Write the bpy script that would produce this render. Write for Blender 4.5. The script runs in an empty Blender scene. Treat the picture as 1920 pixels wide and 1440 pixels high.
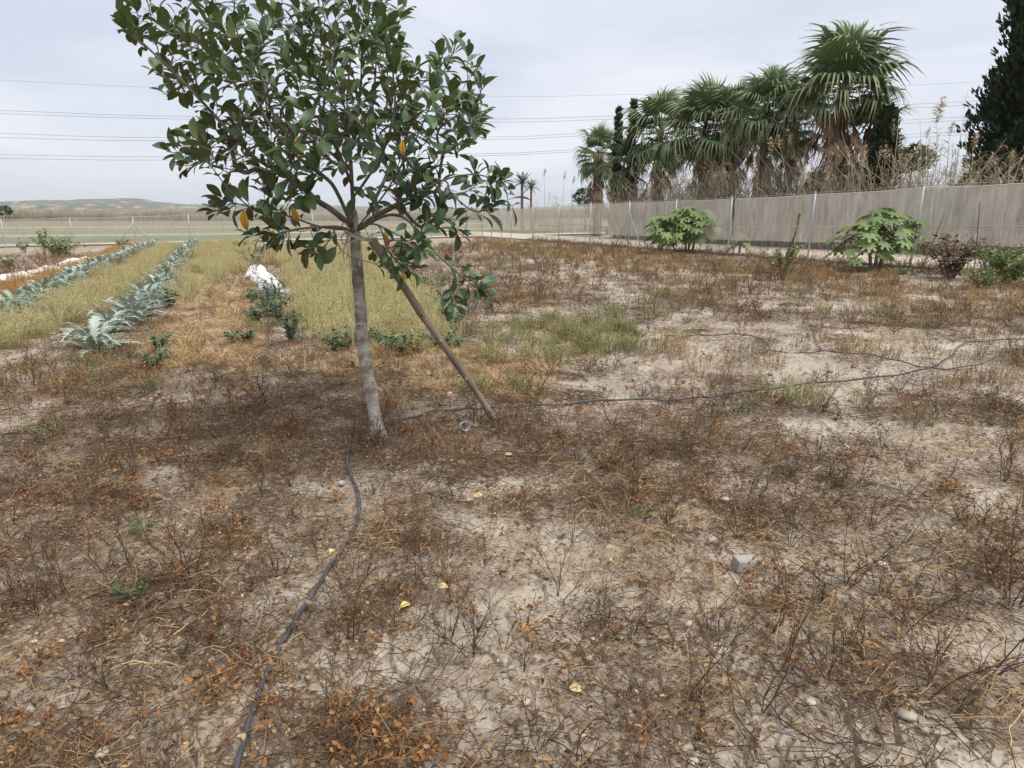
import bpy, math, random
import numpy as np
from mathutils import Vector, Matrix

random.seed(11)
RNG = np.random.default_rng(11)
SC = bpy.context.scene
COL = SC.collection

# ------------------------------------------------------------------ camera
EYE = 1.5
PITCH = math.radians(14.27)
FPX = 1250.0                       # focal length in pixels of the 1920 px wide photograph
cam_d = bpy.data.cameras.new('camera')
cam_d.sensor_width = 36.0
cam_d.lens = 36.0 * FPX / 1920.0
cam_d.clip_start = 0.05
cam_d.clip_end = 9000.0
cam = bpy.data.objects.new('camera', cam_d)
cam.location = (0, 0, EYE)
cam.rotation_euler = (math.radians(90) - PITCH, 0, 0)
COL.objects.link(cam)
SC.camera = cam

# ------------------------------------------------------------------ sky, sun, exposure
SUN_EL, SUN_AZ = math.radians(62), math.radians(130)     # azimuth from +Y towards +X
world = bpy.data.worlds.new('World')
SC.world = world
world.use_nodes = True
wt = world.node_tree
wt.nodes.clear()
w_out = wt.nodes.new('ShaderNodeOutputWorld')
w_bg = wt.nodes.new('ShaderNodeBackground')
w_bg.inputs['Strength'].default_value = 0.1
w_sky = wt.nodes.new('ShaderNodeTexSky')
w_sky.sky_type = 'NISHITA'
w_sky.sun_disc = False
w_sky.sun_elevation = SUN_EL
w_sky.sun_rotation = SUN_AZ
w_sky.air_density = 1.0
w_sky.dust_density = 2.0
w_tc = wt.nodes.new('ShaderNodeTexCoord')
w_map = wt.nodes.new('ShaderNodeMapping')
w_map.inputs['Scale'].default_value = (1.2, 1.2, 5.0)
w_map.inputs['Rotation'].default_value = (0.12, 0.06, 0.4)
w_n = wt.nodes.new('ShaderNodeTexNoise')
w_n.inputs['Scale'].default_value = 1.7
w_n.inputs['Detail'].default_value = 6.0
w_n.inputs['Roughness'].default_value = 0.52
w_n.inputs['Distortion'].default_value = 0.6
w_r = wt.nodes.new('ShaderNodeValToRGB')
w_r.color_ramp.elements[0].position = 0.37
w_r.color_ramp.elements[0].color = (4.1, 4.4, 5.1, 1)
w_r.color_ramp.elements[1].position = 0.64
w_r.color_ramp.elements[1].color = (5.4, 5.52, 5.92, 1)
w_mix = wt.nodes.new('ShaderNodeMix')
w_mix.data_type = 'RGBA'
w_mix.inputs['Factor'].default_value = 0.90
wt.links.new(w_tc.outputs['Generated'], w_map.inputs['Vector'])
wt.links.new(w_map.outputs['Vector'], w_n.inputs['Vector'])
wt.links.new(w_n.outputs['Fac'], w_r.inputs['Fac'])
wt.links.new(w_sky.outputs['Color'], w_mix.inputs[6])
wt.links.new(w_r.outputs['Color'], w_mix.inputs[7])
wt.links.new(w_mix.outputs[2], w_bg.inputs['Color'])
wt.links.new(w_bg.outputs['Background'], w_out.inputs['Surface'])

sun_d = bpy.data.lights.new('sun', 'SUN')
sun_d.energy = 2.7
sun_d.angle = math.radians(55)
sun_d.color = (1.0, 0.955, 0.88)
sun = bpy.data.objects.new('sun', sun_d)
sdir = Vector((math.sin(SUN_AZ) * math.cos(SUN_EL), math.cos(SUN_AZ) * math.cos(SUN_EL), math.sin(SUN_EL)))
sun.rotation_euler = sdir.to_track_quat('Z', 'Y').to_euler()
sun.location = (20, -10, 30)
COL.objects.link(sun)

SC.view_settings.view_transform = 'Standard'
SC.view_settings.look = 'None'
SC.view_settings.gamma = 1.0
SC.view_settings.exposure = 0.78
SC.render.engine = 'CYCLES'
SC.cycles.max_bounces = 6
SC.cycles.transparent_max_bounces = 12
SC.cycles.volume_bounces = 0

# ------------------------------------------------------------------ noise and geometry helpers
_TAB = np.random.default_rng(5).random((256, 256))
def vnoise(x, y, s=0):
    x = np.asarray(x, float) + 37.3 * s; y = np.asarray(y, float) + 91.7 * s
    xi = np.floor(x).astype(int); yi = np.floor(y).astype(int)
    fx = x - xi; fy = y - yi
    fx = fx * fx * (3 - 2 * fx); fy = fy * fy * (3 - 2 * fy)
    a = _TAB[xi & 255, yi & 255]; b = _TAB[(xi + 1) & 255, yi & 255]
    c = _TAB[xi & 255, (yi + 1) & 255]; d = _TAB[(xi + 1) & 255, (yi + 1) & 255]
    return (a * (1 - fx) + b * fx) * (1 - fy) + (c * (1 - fx) + d * fx) * fy
def fbm(x, y, s=0, o=4):
    t = 0; a = .5; k = 1.0; n = 0
    for i in range(o):
        t = t + a * vnoise(np.asarray(x) * k, np.asarray(y) * k, s + i); n += a; a *= .5; k *= 2.03
    return t / n
def worley(x, y, s=0):
    """distance between the two nearest cell points: 0 on a crack"""
    xi = np.floor(x).astype(int); yi = np.floor(y).astype(int)
    f1 = np.full(x.shape, 9.0); f2 = np.full(x.shape, 9.0); cid = np.zeros(x.shape)
    for dx in (-1, 0, 1):
        for dy in (-1, 0, 1):
            cx = xi + dx; cy = yi + dy
            px = cx + _TAB[(cx + 17 * s) & 255, (cy + 5) & 255]; py = cy + _TAB[(cx + 101) & 255, (cy + 63 + 11 * s) & 255]
            d = np.hypot(x - px, y - py)
            nearer = d < f1
            f2 = np.where(nearer, f1, np.minimum(f2, d))
            cid = np.where(nearer, _TAB[(cx + 7) & 255, (cy + 201) & 255], cid)
            f1 = np.where(nearer, d, f1)
    return f2 - f1, cid

def H(x, y):
    """the lie of the land: a gentle tilt across the plot and soft unevenness"""
    x = np.asarray(x, float); y = np.asarray(y, float)
    z = 0.014 * np.clip(x, -32, 24)
    near = np.clip(1.3 - np.hypot(x, y) / 30.0, 0, 1)
    return z + near * 0.05 * (fbm(x * .55, y * .55, 3, 2) - .5)

_cp, _sp = math.cos(PITCH), math.sin(PITCH)
def ray(u, v):
    a = (u - 960) / FPX; b = (720 - v) / FPX
    return Vector((a, _cp + b * _sp, -_sp + b * _cp))
def at(u, v, Y):
    """point seen at photograph pixel u, v whose distance along the view's ground direction is Y"""
    d = ray(u, v); return Vector((0, 0, EYE)) + d * (Y / d.y)
def g(u, v, lift=0.0):
    """ground point seen at photograph pixel u, v"""
    d = ray(u, v); z = 0.0
    for _ in range(12):
        t = (z - EYE) / d.z
        p = d * t
        z = float(H(p.x, p.y))
    return Vector((p.x, p.y, z + lift))
def on(x, y, lift=0.0):
    return Vector((x, y, float(H(x, y)) + lift))

def inpoly(x, y, poly):
    x = np.asarray(x); y = np.asarray(y); c = np.zeros(x.shape, bool); j = len(poly) - 1
    for i in range(len(poly)):
        xi, yi = poly[i][0], poly[i][1]; xj, yj = poly[j][0], poly[j][1]
        k = ((yi > y) != (yj > y)) & (x < (xj - xi) * (y - yi) / (yj - yi + 1e-12) + xi)
        c ^= k; j = i
    return c
def gpoly(pts):
    return [tuple(g(u, v))[:2] for u, v in pts]

class MB:
    def __init__(s):
        s.v = []; s.f = []; s.c = []; s.m = []; s.n = 0
    def add(s, verts, faces, c=(.5, .5, .5), mi=0):
        verts = np.asarray(verts, float).reshape(-1, 3); k = len(verts)
        c = np.asarray(c, float)
        if c.ndim == 1: c = np.tile(c, (k, 1))
        s.v.append(verts); s.c.append(c)
        n = s.n
        s.f.extend([tuple(i + n for i in f) for f in faces]); s.m.extend([mi] * len(faces))
        s.n += k
    def tube(s, pts, rads, n=6, rnd=.5, mi=0, cap=True):
        P = np.array([tuple(p) for p in pts], float); k = len(P)
        R = np.full(k, rads) if np.isscalar(rads) else np.asarray(rads, float)
        T = np.gradient(P, axis=0); T /= (np.linalg.norm(T, axis=1)[:, None] + 1e-12)
        up = np.array((0, 0, 1.0)) if abs(T[0][2]) < .9 else np.array((1.0, 0, 0))
        a = np.cross(T[0], up); a /= np.linalg.norm(a)
        ang = np.arange(n) * 2 * math.pi / n
        V = []; C = []
        for i in range(k):
            a = a - T[i] * np.dot(a, T[i]); a /= (np.linalg.norm(a) + 1e-12); b = np.cross(T[i], a)
            V.append(P[i] + R[i] * (np.cos(ang)[:, None] * a + np.sin(ang)[:, None] * b))
            C.append(np.stack([np.arange(n) / n, np.full(n, i / max(1, k - 1)), np.full(n, rnd)], 1))
        F = [(i * n + j, i * n + (j + 1) % n, (i + 1) * n + (j + 1) % n, (i + 1) * n + j) for i in range(k - 1) for j in range(n)]
        if cap and n > 2:
            F.append(tuple(range(n - 1, -1, -1))); F.append(tuple((k - 1) * n + j for j in range(n)))
        s.add(np.concatenate(V), F, np.concatenate(C), mi)
    def box(s, lo, hi, rnd=.5, mi=0):
        (x0, y0, z0), (x1, y1, z1) = lo, hi
        V = [(x0, y0, z0), (x1, y0, z0), (x1, y1, z0), (x0, y1, z0), (x0, y0, z1), (x1, y0, z1), (x1, y1, z1), (x0, y1, z1)]
        s.add(V, [(0, 3, 2, 1), (4, 5, 6, 7), (0, 1, 5, 4), (1, 2, 6, 5), (2, 3, 7, 6), (3, 0, 4, 7)], (.5, .5, rnd), mi)
    def put(s, geo, M, rnd=None, mi=0):
        """append (verts, faces, c) moved by the 4x4 matrix M"""
        V, F, C = geo
        M = np.array(M)
        V = V @ M[:3, :3].T + M[:3, 3]
        if rnd is not None:
            C = C.copy(); C[:, 2] = rnd
        s.add(V, F, C, mi)
    def mesh(s, name, mats, smooth=True):
        me = bpy.data.meshes.new(name)
        V = np.concatenate(s.v) if s.v else np.zeros((0, 3))
        me.from_pydata(V.tolist(), [], s.f)
        if not isinstance(mats, (list, tuple)): mats = [mats]
        for m in mats: me.materials.append(m)
        if len(mats) > 1: me.polygons.foreach_set('material_index', np.array(s.m, np.int32))
        C = np.concatenate(s.c) if s.c else np.zeros((0, 3))
        at_ = me.attributes.new('c', 'FLOAT_COLOR', 'POINT')
        at_.data.foreach_set('color', np.concatenate([C, np.ones((len(C), 1))], 1).astype(np.float32).ravel())
        me.polygons.foreach_set('use_smooth', np.full(len(me.polygons), smooth))
        me.update()
        return me
    def build(s, name, mats, parent=None, smooth=True):
        return link(name, s.mesh(name, mats, smooth), parent)

def link(name, data, parent=None, M=None):
    o = bpy.data.objects.new(name, data)
    COL.objects.link(o)
    if parent is not None: o.parent = parent
    if M is not None: o.matrix_local = M
    return o
def tag(o, label=None, cat=None, group=None, kind=None):
    if label: o['label'] = label
    if cat: o['category'] = cat
    if group: o['group'] = group
    if kind: o['kind'] = kind
    return o
def thing(name, loc, label, cat, group=None, rz=0.0):
    o = bpy.data.objects.new(name, None); COL.objects.link(o)
    o.location = loc; o.rotation_euler = (0, 0, rz); o.empty_display_size = .1
    return tag(o, label, cat, group)
def copy_tree(o, parent=None):
    c = o.copy(); COL.objects.link(c); c.parent = parent
    for ch in list(o.children): copy_tree(ch, c)
    return c
def frame(d, up=(0, 0, 1), loc=(0, 0, 0), s=1.0):
    """matrix whose local Y runs along d and whose local Z is as near to up as it can be"""
    y = Vector(d).normalized(); u = Vector(up)
    x = y.cross(u)
    if x.length < 1e-4: x = y.cross(Vector((1, 0, .1)))
    x.normalize(); z = x.cross(y)
    M = Matrix(((x.x * s, y.x * s, z.x * s, loc[0]), (x.y * s, y.y * s, z.y * s, loc[1]), (x.z * s, y.z * s, z.z * s, loc[2]), (0, 0, 0, 1)))
    return M
U = random.uniform
def bez(p0, p1, p2, p3, n):
    return [p0 * (1 - t) ** 3 + p1 * 3 * t * (1 - t) ** 2 + p2 * 3 * t * t * (1 - t) + p3 * t ** 3 for t in [i / (n - 1) for i in range(n)]]
def spline(pts, m=6):
    """Catmull-Rom through the points"""
    P = [Vector(p) for p in pts]; Q = [P[0] * 2 - P[1]] + P + [P[-1] * 2 - P[-2]]; out = []
    for i in range(1, len(Q) - 2):
        for k in range(m):
            t = k / m; a, b, c, d = Q[i - 1], Q[i], Q[i + 1], Q[i + 2]
            out.append(.5 * ((2 * b) + (c - a) * t + (2 * a - 5 * b + 4 * c - d) * t * t + (3 * b - a - 3 * c + d) * t ** 3))
    out.append(P[-1]); return out

# ------------------------------------------------------------------ materials
def newmat(name):
    m = bpy.data.materials.new(name); m.use_nodes = True; nt = m.node_tree; nt.nodes.clear()
    out = nt.nodes.new('ShaderNodeOutputMaterial'); b = nt.nodes.new('ShaderNodeBsdfPrincipled')
    nt.links.new(b.outputs[0], out.inputs['Surface'])
    return m, nt, b, out
def N(nt, t, **kw):
    n = nt.nodes.new(t)
    for k, v in kw.items(): setattr(n, k, v)
    return n
def ramp(nt, cols, src=None, interp='LINEAR'):
    r = N(nt, 'ShaderNodeValToRGB'); e = r.color_ramp.elements; r.color_ramp.interpolation = interp
    k = len(cols)
    for i, c in enumerate(cols):
        pos, col = (c[0], c[1]) if isinstance(c[1], (tuple, list)) else (i / max(1, k - 1), c)
        el = e[i] if i < 2 else e.new(pos)
        el.position = pos; el.color = (*col, 1)
    if src is not None: nt.links.new(src, r.inputs['Fac'])
    return r.outputs['Color']
def math_(nt, op, a, b=None, clamp=False):
    n = N(nt, 'ShaderNodeMath', operation=op); n.use_clamp = clamp
    for i, s in enumerate((a, b)):
        if s is None: continue
        if isinstance(s, (int, float)): n.inputs[i].default_value = s
        else: nt.links.new(s, n.inputs[i])
    return n.outputs[0]
def mixc(nt, fac, a, b, blend='MIX'):
    n = N(nt, 'ShaderNodeMix', data_type='RGBA', blend_type=blend)
    for sock, s in ((n.inputs[0], fac), (n.inputs[6], a), (n.inputs[7], b)):
        if isinstance(s, (int, float)): sock.default_value = s
        elif isinstance(s, (tuple, list)): sock.default_value = (*s, 1)
        else: nt.links.new(s, sock)
    return n.outputs[2]
def noise(nt, scale, detail=4, rough=.55, coord='Object', vec=None, stretch=None):
    n = N(nt, 'ShaderNodeTexNoise'); n.inputs['Scale'].default_value = scale
    n.inputs['Detail'].default_value = detail; n.inputs['Roughness'].default_value = rough
    if vec is None:
        tc = N(nt, 'ShaderNodeTexCoord'); vec = tc.outputs[coord]
    if stretch:
        mp = N(nt, 'ShaderNodeMapping'); mp.inputs['Scale'].default_value = stretch
        nt.links.new(vec, mp.inputs['Vector']); vec = mp.outputs[0]
    nt.links.new(vec, n.inputs['Vector'])
    return n.outputs['Fac']
def bump(nt, b, h, strength=.4, dist=.01):
    n = N(nt, 'ShaderNodeBump'); n.inputs['Strength'].default_value = strength; n.inputs['Distance'].default_value = dist
    nt.links.new(h, n.inputs['Height']); nt.links.new(n.outputs[0], b.inputs['Normal'])
def rnd_sock(nt, sep):
    oi = N(nt, 'ShaderNodeObjectInfo')
    return math_(nt, 'FRACT', math_(nt, 'ADD', oi.outputs['Random'], sep.outputs['Blue']))
def attr(nt):
    a = N(nt, 'ShaderNodeAttribute'); a.attribute_name = 'c'
    s = N(nt, 'ShaderNodeSeparateColor'); nt.links.new(a.outputs['Color'], s.inputs[0]); return s
def plant(name, cols, rough=.6, spec=.3, under=None, rib=None, ribw=.05, transl=0.0, base=None, tip=None, mottle=.25):
    """leaf or stem material: per-piece colour from cols, optional midrib, underside and root/tip colours"""
    m, nt, b, out = newmat(name)
    s = attr(nt)
    col = ramp(nt, cols, rnd_sock(nt, s))
    if mottle:
        nz = noise(nt, 35.0, 3)
        col = mixc(nt, mottle, col, ramp(nt, [(.25, (.45, .42, .38)), (.75, (1.35, 1.35, 1.3))], nz), 'MULTIPLY')
    if base is not None: col = mixc(nt, ramp(nt, [(.0, (1, 1, 1)), (.45, (0, 0, 0))], s.outputs['Green']), col, base)
    if tip is not None: col = mixc(nt, ramp(nt, [(.6, (0, 0, 0)), (1., (1, 1, 1))], s.outputs['Green']), col, tip)
    if under is not None:
        ge = N(nt, 'ShaderNodeNewGeometry'); col = mixc(nt, ge.outputs['Backfacing'], col, under)
    if rib is not None:
        d = math_(nt, 'ABSOLUTE', math_(nt, 'SUBTRACT', s.outputs['Red'], .5))
        col = mixc(nt, math_(nt, 'LESS_THAN', d, ribw), col, rib)
    nt.links.new(col, b.inputs['Base Color'])
    b.inputs['Roughness'].default_value = rough; b.inputs['Specular IOR Level'].default_value = spec
    if transl:
        t = N(nt, 'ShaderNodeBsdfTranslucent'); nt.links.new(col, t.inputs['Color'])
        mx = N(nt, 'ShaderNodeMixShader'); mx.inputs[0].default_value = transl
        nt.links.new(b.outputs[0], mx.inputs[1]); nt.links.new(t.outputs[0], mx.inputs[2]); nt.links.new(mx.outputs[0], out.inputs['Surface'])
    return m
def plain(name, cols, scale=8.0, rough=.7, spec=.3, bmp=.3, bdist=.005, stretch=None, metallic=0.0, coord='Object'):
    m, nt, b, out = newmat(name)
    nz = noise(nt, scale, 6, .6, coord, stretch=stretch)
    nt.links.new(ramp(nt, [(.28 + .44 * i / max(1, len(cols) - 1), c) for i, c in enumerate(cols)], nz), b.inputs['Base Color'])
    b.inputs['Roughness'].default_value = rough; b.inputs['Specular IOR Level'].default_value = spec; b.inputs['Metallic'].default_value = metallic
    if bmp: bump(nt, b, noise(nt, scale * 3, 5, .6, coord, stretch=stretch), bmp, bdist)
    return m

M_TWIG = plant('dead_twig', [(.05, .033, .024), (.09, .058, .039), (.17, .115, .075), (.07, .047, .034)], .85, .15, tip=(.12, .085, .058))
M_TWIGR = plant('rusty_twig', [(.13, .070, .037), (.20, .115, .06), (.08, .048, .03), (.36, .25, .14)], .85, .15)
M_STRAW = plant('dry_straw', [(.42, .29, .14), (.55, .41, .23), (.33, .20, .09), (.50, .35, .18)], .75, .2, transl=.1)
M_ORANGE = plant('dry_orange_leaf', [(.26, .115, .042), (.35, .165, .06), (.17, .075, .033), (.42, .25, .11)], .75, .2, transl=.12)
M_PALELEAF = plant('dry_pale_leaf', [(.50, .36, .20), (.60, .47, .29), (.40, .27, .14)], .75, .2, transl=.1)
M_YGREEN = plant('yellow_green_weed', [(.40, .37, .17), (.50, .44, .23), (.60, .51, .31), (.28, .30, .12)], .7, .2, transl=.15, base=(.27, .25, .11))
M_OLIVE = plant('olive_weed', [(.19, .20, .075), (.27, .25, .11), (.14, .17, .06)], .7, .2, transl=.12)
M_GREEN = plant('green_weed', [(.05, .11, .035), (.075, .145, .05), (.04, .085, .035)], .6, .3, transl=.1)

# ------------------------------------------------------------------ where the ground is bare, littered, grassy (metres on the plot)
def ell(cx, cy, rx, ry, w=1.0):
    c = g(cx, cy); a = abs(g(cx + rx, cy).x - c.x); b = abs(g(cx, cy - ry).y - g(cx, cy + ry).y) / 2
    return (c.x, c.y, a, b, w)
BARE = [ell(*e) for e in (
    (1760, 830, 190, 40), (1560, 800, 140, 24), (1480, 690, 150, 20), (1250, 655, 120, 16), (1180, 720, 120, 18), (1700, 655, 120, 14), (1420, 610, 130, 10),
    (55, 770, 75, 34), (330, 745, 60, 20), (200, 1330, 170, 60), (640, 1265, 100, 45), (620, 925, 80, 24), (350, 880, 60, 18),
    (1640, 1390, 220, 50), (1330, 1400, 130, 45), (1000, 1000, 110, 34), (1480, 1050, 90, 30), (1740, 1010, 140, 34), (960, 1150, 110, 40),
    (560, 1120, 80, 34), (1320, 1230, 70, 34), (1830, 1200, 80, 40), (420, 960, 80, 22), (1130, 1090, 90, 28), (830, 1230, 80, 40), (1000, 1390, 110, 40),
    (1650, 575, 140, 9), (1250, 540, 120, 8), (980, 905, 80, 20), (60, 660, 60, 16), (1860, 925, 70, 22), (120, 1180, 110, 30))]
DENSE = [ell(*e) for e in (
    (230, 725, 260, 44), (500, 790, 210, 50), (260, 910, 260, 50), (560, 870, 120, 30), (1030, 850, 260, 45), (1180, 930, 240, 40), (1400, 830, 130, 30),
    (1240, 1180, 120, 40), (1630, 1240, 150, 45), (690, 1330, 110, 40), (1700, 780, 140, 26), (120, 1010, 150, 40), (480, 1010, 110, 30), (780, 1000, 90, 40),
    (1000, 545, 130, 26), (1750, 600, 160, 16), (1300, 800, 160, 22), (1250, 1300, 120, 40), (330, 1120, 130, 30), (1560, 960, 160, 34), (1850, 760, 110, 26),
    (1880, 1040, 90, 60), (1500, 1130, 100, 40), (1380, 520, 200, 12), (640, 800, 200, 40), (1750, 1130, 110, 40), (880, 1090, 70, 40))]
def blob(x, y, L):
    m = np.zeros(np.shape(x))
    for cx, cy, a, b, w in L:
        wob = .55 * (fbm(x * 3.1 / max(a, .3), y * 3.1 / max(b, .3), 8, 2) - .5)
        d = ((x - cx) / a) ** 2 + ((y - cy) / b) ** 2
        m = np.maximum(m, w * np.clip(1.35 - np.sqrt(d) + wob, 0, 1))
    return m
Z_GA = gpoly([(0, 655), (60, 640), (140, 622), (215, 588), (300, 505), (345, 465), (305, 462), (235, 500), (110, 560), (0, 612), (-300, 700), (-300, 760)])
Z_GB = gpoly([(500, 470), (560, 462), (690, 462), (740, 500), (800, 545), (870, 640), (800, 655), (610, 655), (560, 600), (545, 540)])
Z_GC = gpoly([(378, 455), (470, 452), (500, 500), (440, 515), (365, 560), (318, 575), (340, 520)])
Z_OL = gpoly([(0, 575), (120, 530), (270, 470), (262, 458), (225, 462), (160, 490), (60, 520), (0, 535), (-200, 590), (-200, 660)])
Z_PATH = gpoly([(335, 570), (450, 520), (490, 560), (490, 660), (420, 690), (300, 690), (240, 665)])
Z_STRAW = gpoly([(720, 655), (880, 640), (1000, 660), (1060, 720), (960, 750), (800, 735), (560, 690), (420, 700), (420, 665)])
Z_GM = gpoly([(960, 610), (1060, 590), (1180, 605), (1200, 650), (1090, 680), (1040, 700), (1000, 660)])
Z_FF = gpoly([(890, 445), (960, 452), (1180, 470), (1360, 490), (1530, 502), (1700, 515), (1700, 540), (1400, 520), (1150, 500), (960, 475), (890, 465)])
Z_SOIL = gpoly([(-100, 470), (130, 460), (200, 470), (120, 495), (-100, 540)])
ZONES = [Z_GA, Z_GB, Z_GC, Z_OL, Z_PATH, Z_STRAW]
def cover(x, y):
    """how thickly dead weeds and their litter lie, 0 to 1"""
    x = np.asarray(x, float); y = np.asarray(y, float)
    n = fbm(x * .9, y * .9, 21, 4); n2 = fbm(x * 3.3, y * 3.3, 27, 3)
    n3 = fbm(x * 8.5, y * 8.5, 29, 2)
    m = np.clip((n - .30) * 2.4, 0, 1) * .34 + np.clip((n2 - .36) * 3.2, 0, 1) * .32 + np.clip((n3 - .36) * 3.2, 0, 1) * .30
    m = m + np.clip(-.10 * (x - .2), 0, .18)
    m = m + .36 * blob(x, y, DENSE) - .46 * blob(x, y, BARE)
    return np.clip(m, 0, 1)

# ------------------------------------------------------------------ ground
def build_ground():
    rs = [0.25, .5, .8]
    r = 1.1
    while r < 3.6: rs.append(r); r *= 1.0027
    while r < 14: rs.append(r); r *= 1.009
    while r < 60: rs.append(r); r *= 1.025
    while r < 6000: rs.append(r); r *= 1.09
    th = list(np.radians(np.arange(-47, 47.01, .165))) + list(np.radians(np.arange(50, 312, 4.0)))
    R, T = np.meshgrid(np.array(rs), np.array(th), indexing='ij')
    X = R * np.sin(T); Y = R * np.cos(T)
    Z = H(X, Y)
    f = np.clip(1.25 - R / 14.0, 0, 1) * (R > 1)
    cov = cover(X, Y)
    wx = X + .05 * (fbm(X * 9, Y * 9, 31, 2) - .5); wy = Y + .05 * (fbm(X * 9, Y * 9, 37, 2) - .5)
    e1, id1 = worley(wx / .15, wy / .15, 1)
    e2, id2 = worley(wx / .062, wy / .062, 2)
    on1 = np.clip((fbm(X * 1.7, Y * 1.7, 41, 2) - .30) * 5, 0, 1); on2 = np.clip((fbm(X * 2.6, Y * 2.6, 47, 2) - .34) * 5, 0, 1)
    crack = np.clip(1 - e1 / .066, 0, 1) ** .5 * .044 * on1 + np.clip(1 - e2 / .125, 0, 1) ** .5 * .028 * on2
    lumps = .024 * (fbm(X * 5.5, Y * 5.5, 51, 4) - .5) + .015 * (fbm(X * 19, Y * 19, 55, 4) - .5) + .008 * (id2 - .5) * on2 + .012 * (id1 - .5) * on1
    mid = np.clip((R - 6) / 6, 0, 1) * np.clip(1.4 - R / 40, 0, 1)
    Z = Z + f * (lumps - crack) + mid * .07 * (fbm(X * 2.2, Y * 2.2, 61, 3) - .5) - .012
    nr, nt_ = R.shape
    V = np.stack([X, Y, Z], -1).reshape(-1, 3)
    F = []
    base = np.arange(nr - 1)[:, None] * nt_
    j = np.arange(nt_)[None, :]; j2 = (j + 1) % nt_
    quads = np.stack([base + j, base + nt_ + j, base + nt_ + j2, base + j2], -1).reshape(-1, 4)[:, ::-1]
    me = bpy.data.meshes.new('ground')
    cen = len(V)
    V = np.concatenate([V, [[0, 0, float(H(0, 0)) - .012]]])
    tris = [(cen, int((k + 1) % nt_), int(k)) for k in range(nt_)]
    me.from_pydata(V.tolist(), [], quads.tolist() + tris)
    me.polygons.foreach_set('use_smooth', np.full(len(me.polygons), True))
    grass = np.zeros(R.shape); straw = np.zeros(R.shape)
    for Zp, w in ((Z_GA, 1), (Z_GB, 1), (Z_GC, .9), (Z_GM, .6)): grass = np.maximum(grass, w * inpoly(X, Y, Zp))
    for Zp, w in ((Z_OL, .9), (Z_PATH, .8), (Z_STRAW, .6), (Z_FF, .8)): straw = np.maximum(straw, w * inpoly(X, Y, Zp))
    C = np.stack([cov, grass, straw, np.ones(R.shape)], -1).reshape(-1, 4)
    C = np.concatenate([C, [[.5, 0, 0, 1]]])
    a = me.attributes.new('c', 'FLOAT_COLOR', 'POINT'); a.data.foreach_set('color', C.astype(np.float32).ravel())
    m, nt, b, out = newmat('dry_clay_soil')
    s = attr(nt)
    n1 = noise(nt, 1.3, 6, .6); n2 = noise(nt, 22, 6, .65); n3 = noise(nt, 90, 4, .7)
    soil = ramp(nt, [(.3, (.29, .252, .205)), (.52, (.375, .33, .272)), (.75, (.46, .412, .346))], n1)
    soil = mixc(nt, .55, soil, ramp(nt, [(.25, (.55, .5, .47)), (.55, (1, 1, 1)), (.8, (1.25, 1.25, 1.25))], n2), 'MULTIPLY')
    soil = mixc(nt, ramp(nt, [(.56, (0, 0, 0)), (.64, (.6, .6, .6))], noise(nt, 70, 3, .6)), soil, (.15, .11, .08))
    lit = ramp(nt, [(.3, (.09, .062, .043)), (.5, (.19, .135, .092)), (.7, (.33, .25, .175))], n3)
    k = math_(nt, 'MULTIPLY', math_(nt, 'SUBTRACT', math_(nt, 'ADD', s.outputs['Red'], math_(nt, 'MULTIPLY', n2, .9)), .72), 2.2, True)
    col = mixc(nt, math_(nt, 'MULTIPLY', k, .5), soil, lit)
    dry = ramp(nt, [(.3, (.21, .135, .07)), (.5, (.38, .27, .155)), (.7, (.52, .40, .25))], n3)
    col = mixc(nt, math_(nt, 'MULTIPLY', s.outputs['Blue'], math_(nt, 'MULTIPLY', n2, 1.35), True), col, dry)
    gr = ramp(nt, [(.3, (.12, .11, .035)), (.5, (.25, .21, .075)), (.7, (.36, .29, .13))], n3)
    col = mixc(nt, math_(nt, 'MULTIPLY', s.outputs['Green'], math_(nt, 'MULTIPLY', n2, 1.6), True), col, gr)
    nt.links.new(col, b.inputs['Base Color']); b.inputs['Roughness'].default_value = .95; b.inputs['Specular IOR Level'].default_value = .1
    bump(nt, b, math_(nt, 'ADD', n2, math_(nt, 'MULTIPLY', n3, .5)), .55, .012)
    me.materials.append(m)
    me.update()
    o = link('ground', me); tag(o, kind='structure')
build_ground()

def sheet(name, poly_fn, nx, ny, mat, lift, label=None):
    """a sheet laid on the land: poly_fn(s, t) -> x, y"""
    S, T = np.meshgrid(np.linspace(0, 1, nx), np.linspace(0, 1, ny), indexing='ij')
    X, Y = poly_fn(S, T); Z = H(X, Y) + lift
    mb = MB(); V = np.stack([X, Y, Z], -1).reshape(-1, 3)
    F = [(i * ny + j, (i + 1) * ny + j, (i + 1) * ny + j + 1, i * ny + j + 1) for i in range(nx - 1) for j in range(ny - 1)]
    mb.add(V, F, np.stack([S, T, T * 0], -1).reshape(-1, 3))
    o = mb.build(name, mat); tag(o, kind='structure'); return o

# fence lines on the plan
FA = g(1710, 505); FB = g(958, 449)                       # right-hand fence runs from FA back to FB
fdir = (FB - FA); fdir.z = 0; fdir.normalize()
fnor = Vector((-fdir.y, fdir.x, 0))
if fnor.x < 0: fnor = -fnor                                # away from the plot
def fence_pt(u):
    """point of the right-hand fence line under photograph column u"""
    d = ray(u, 470); s_ = (d.x * FA.y - d.y * FA.x) / (d.y * fdir.x - d.x * fdir.y)
    return on(FA.x + fdir.x * s_, FA.y + fdir.y * s_)
def behind(u, t):
    """distance Y of the spot under column u that lies t metres beyond the right-hand fence"""
    d = ray(u, 380); k = d.x / d.y
    return (t + FA.x * fnor.x + FA.y * fnor.y) / (k * fnor.x + fnor.y)
CORNER = fence_pt(905)
L1 = g(258, 459); L2 = g(5, 463)
ldir = (L1 - CORNER); ldir.z = 0; ldir.normalize()
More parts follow.
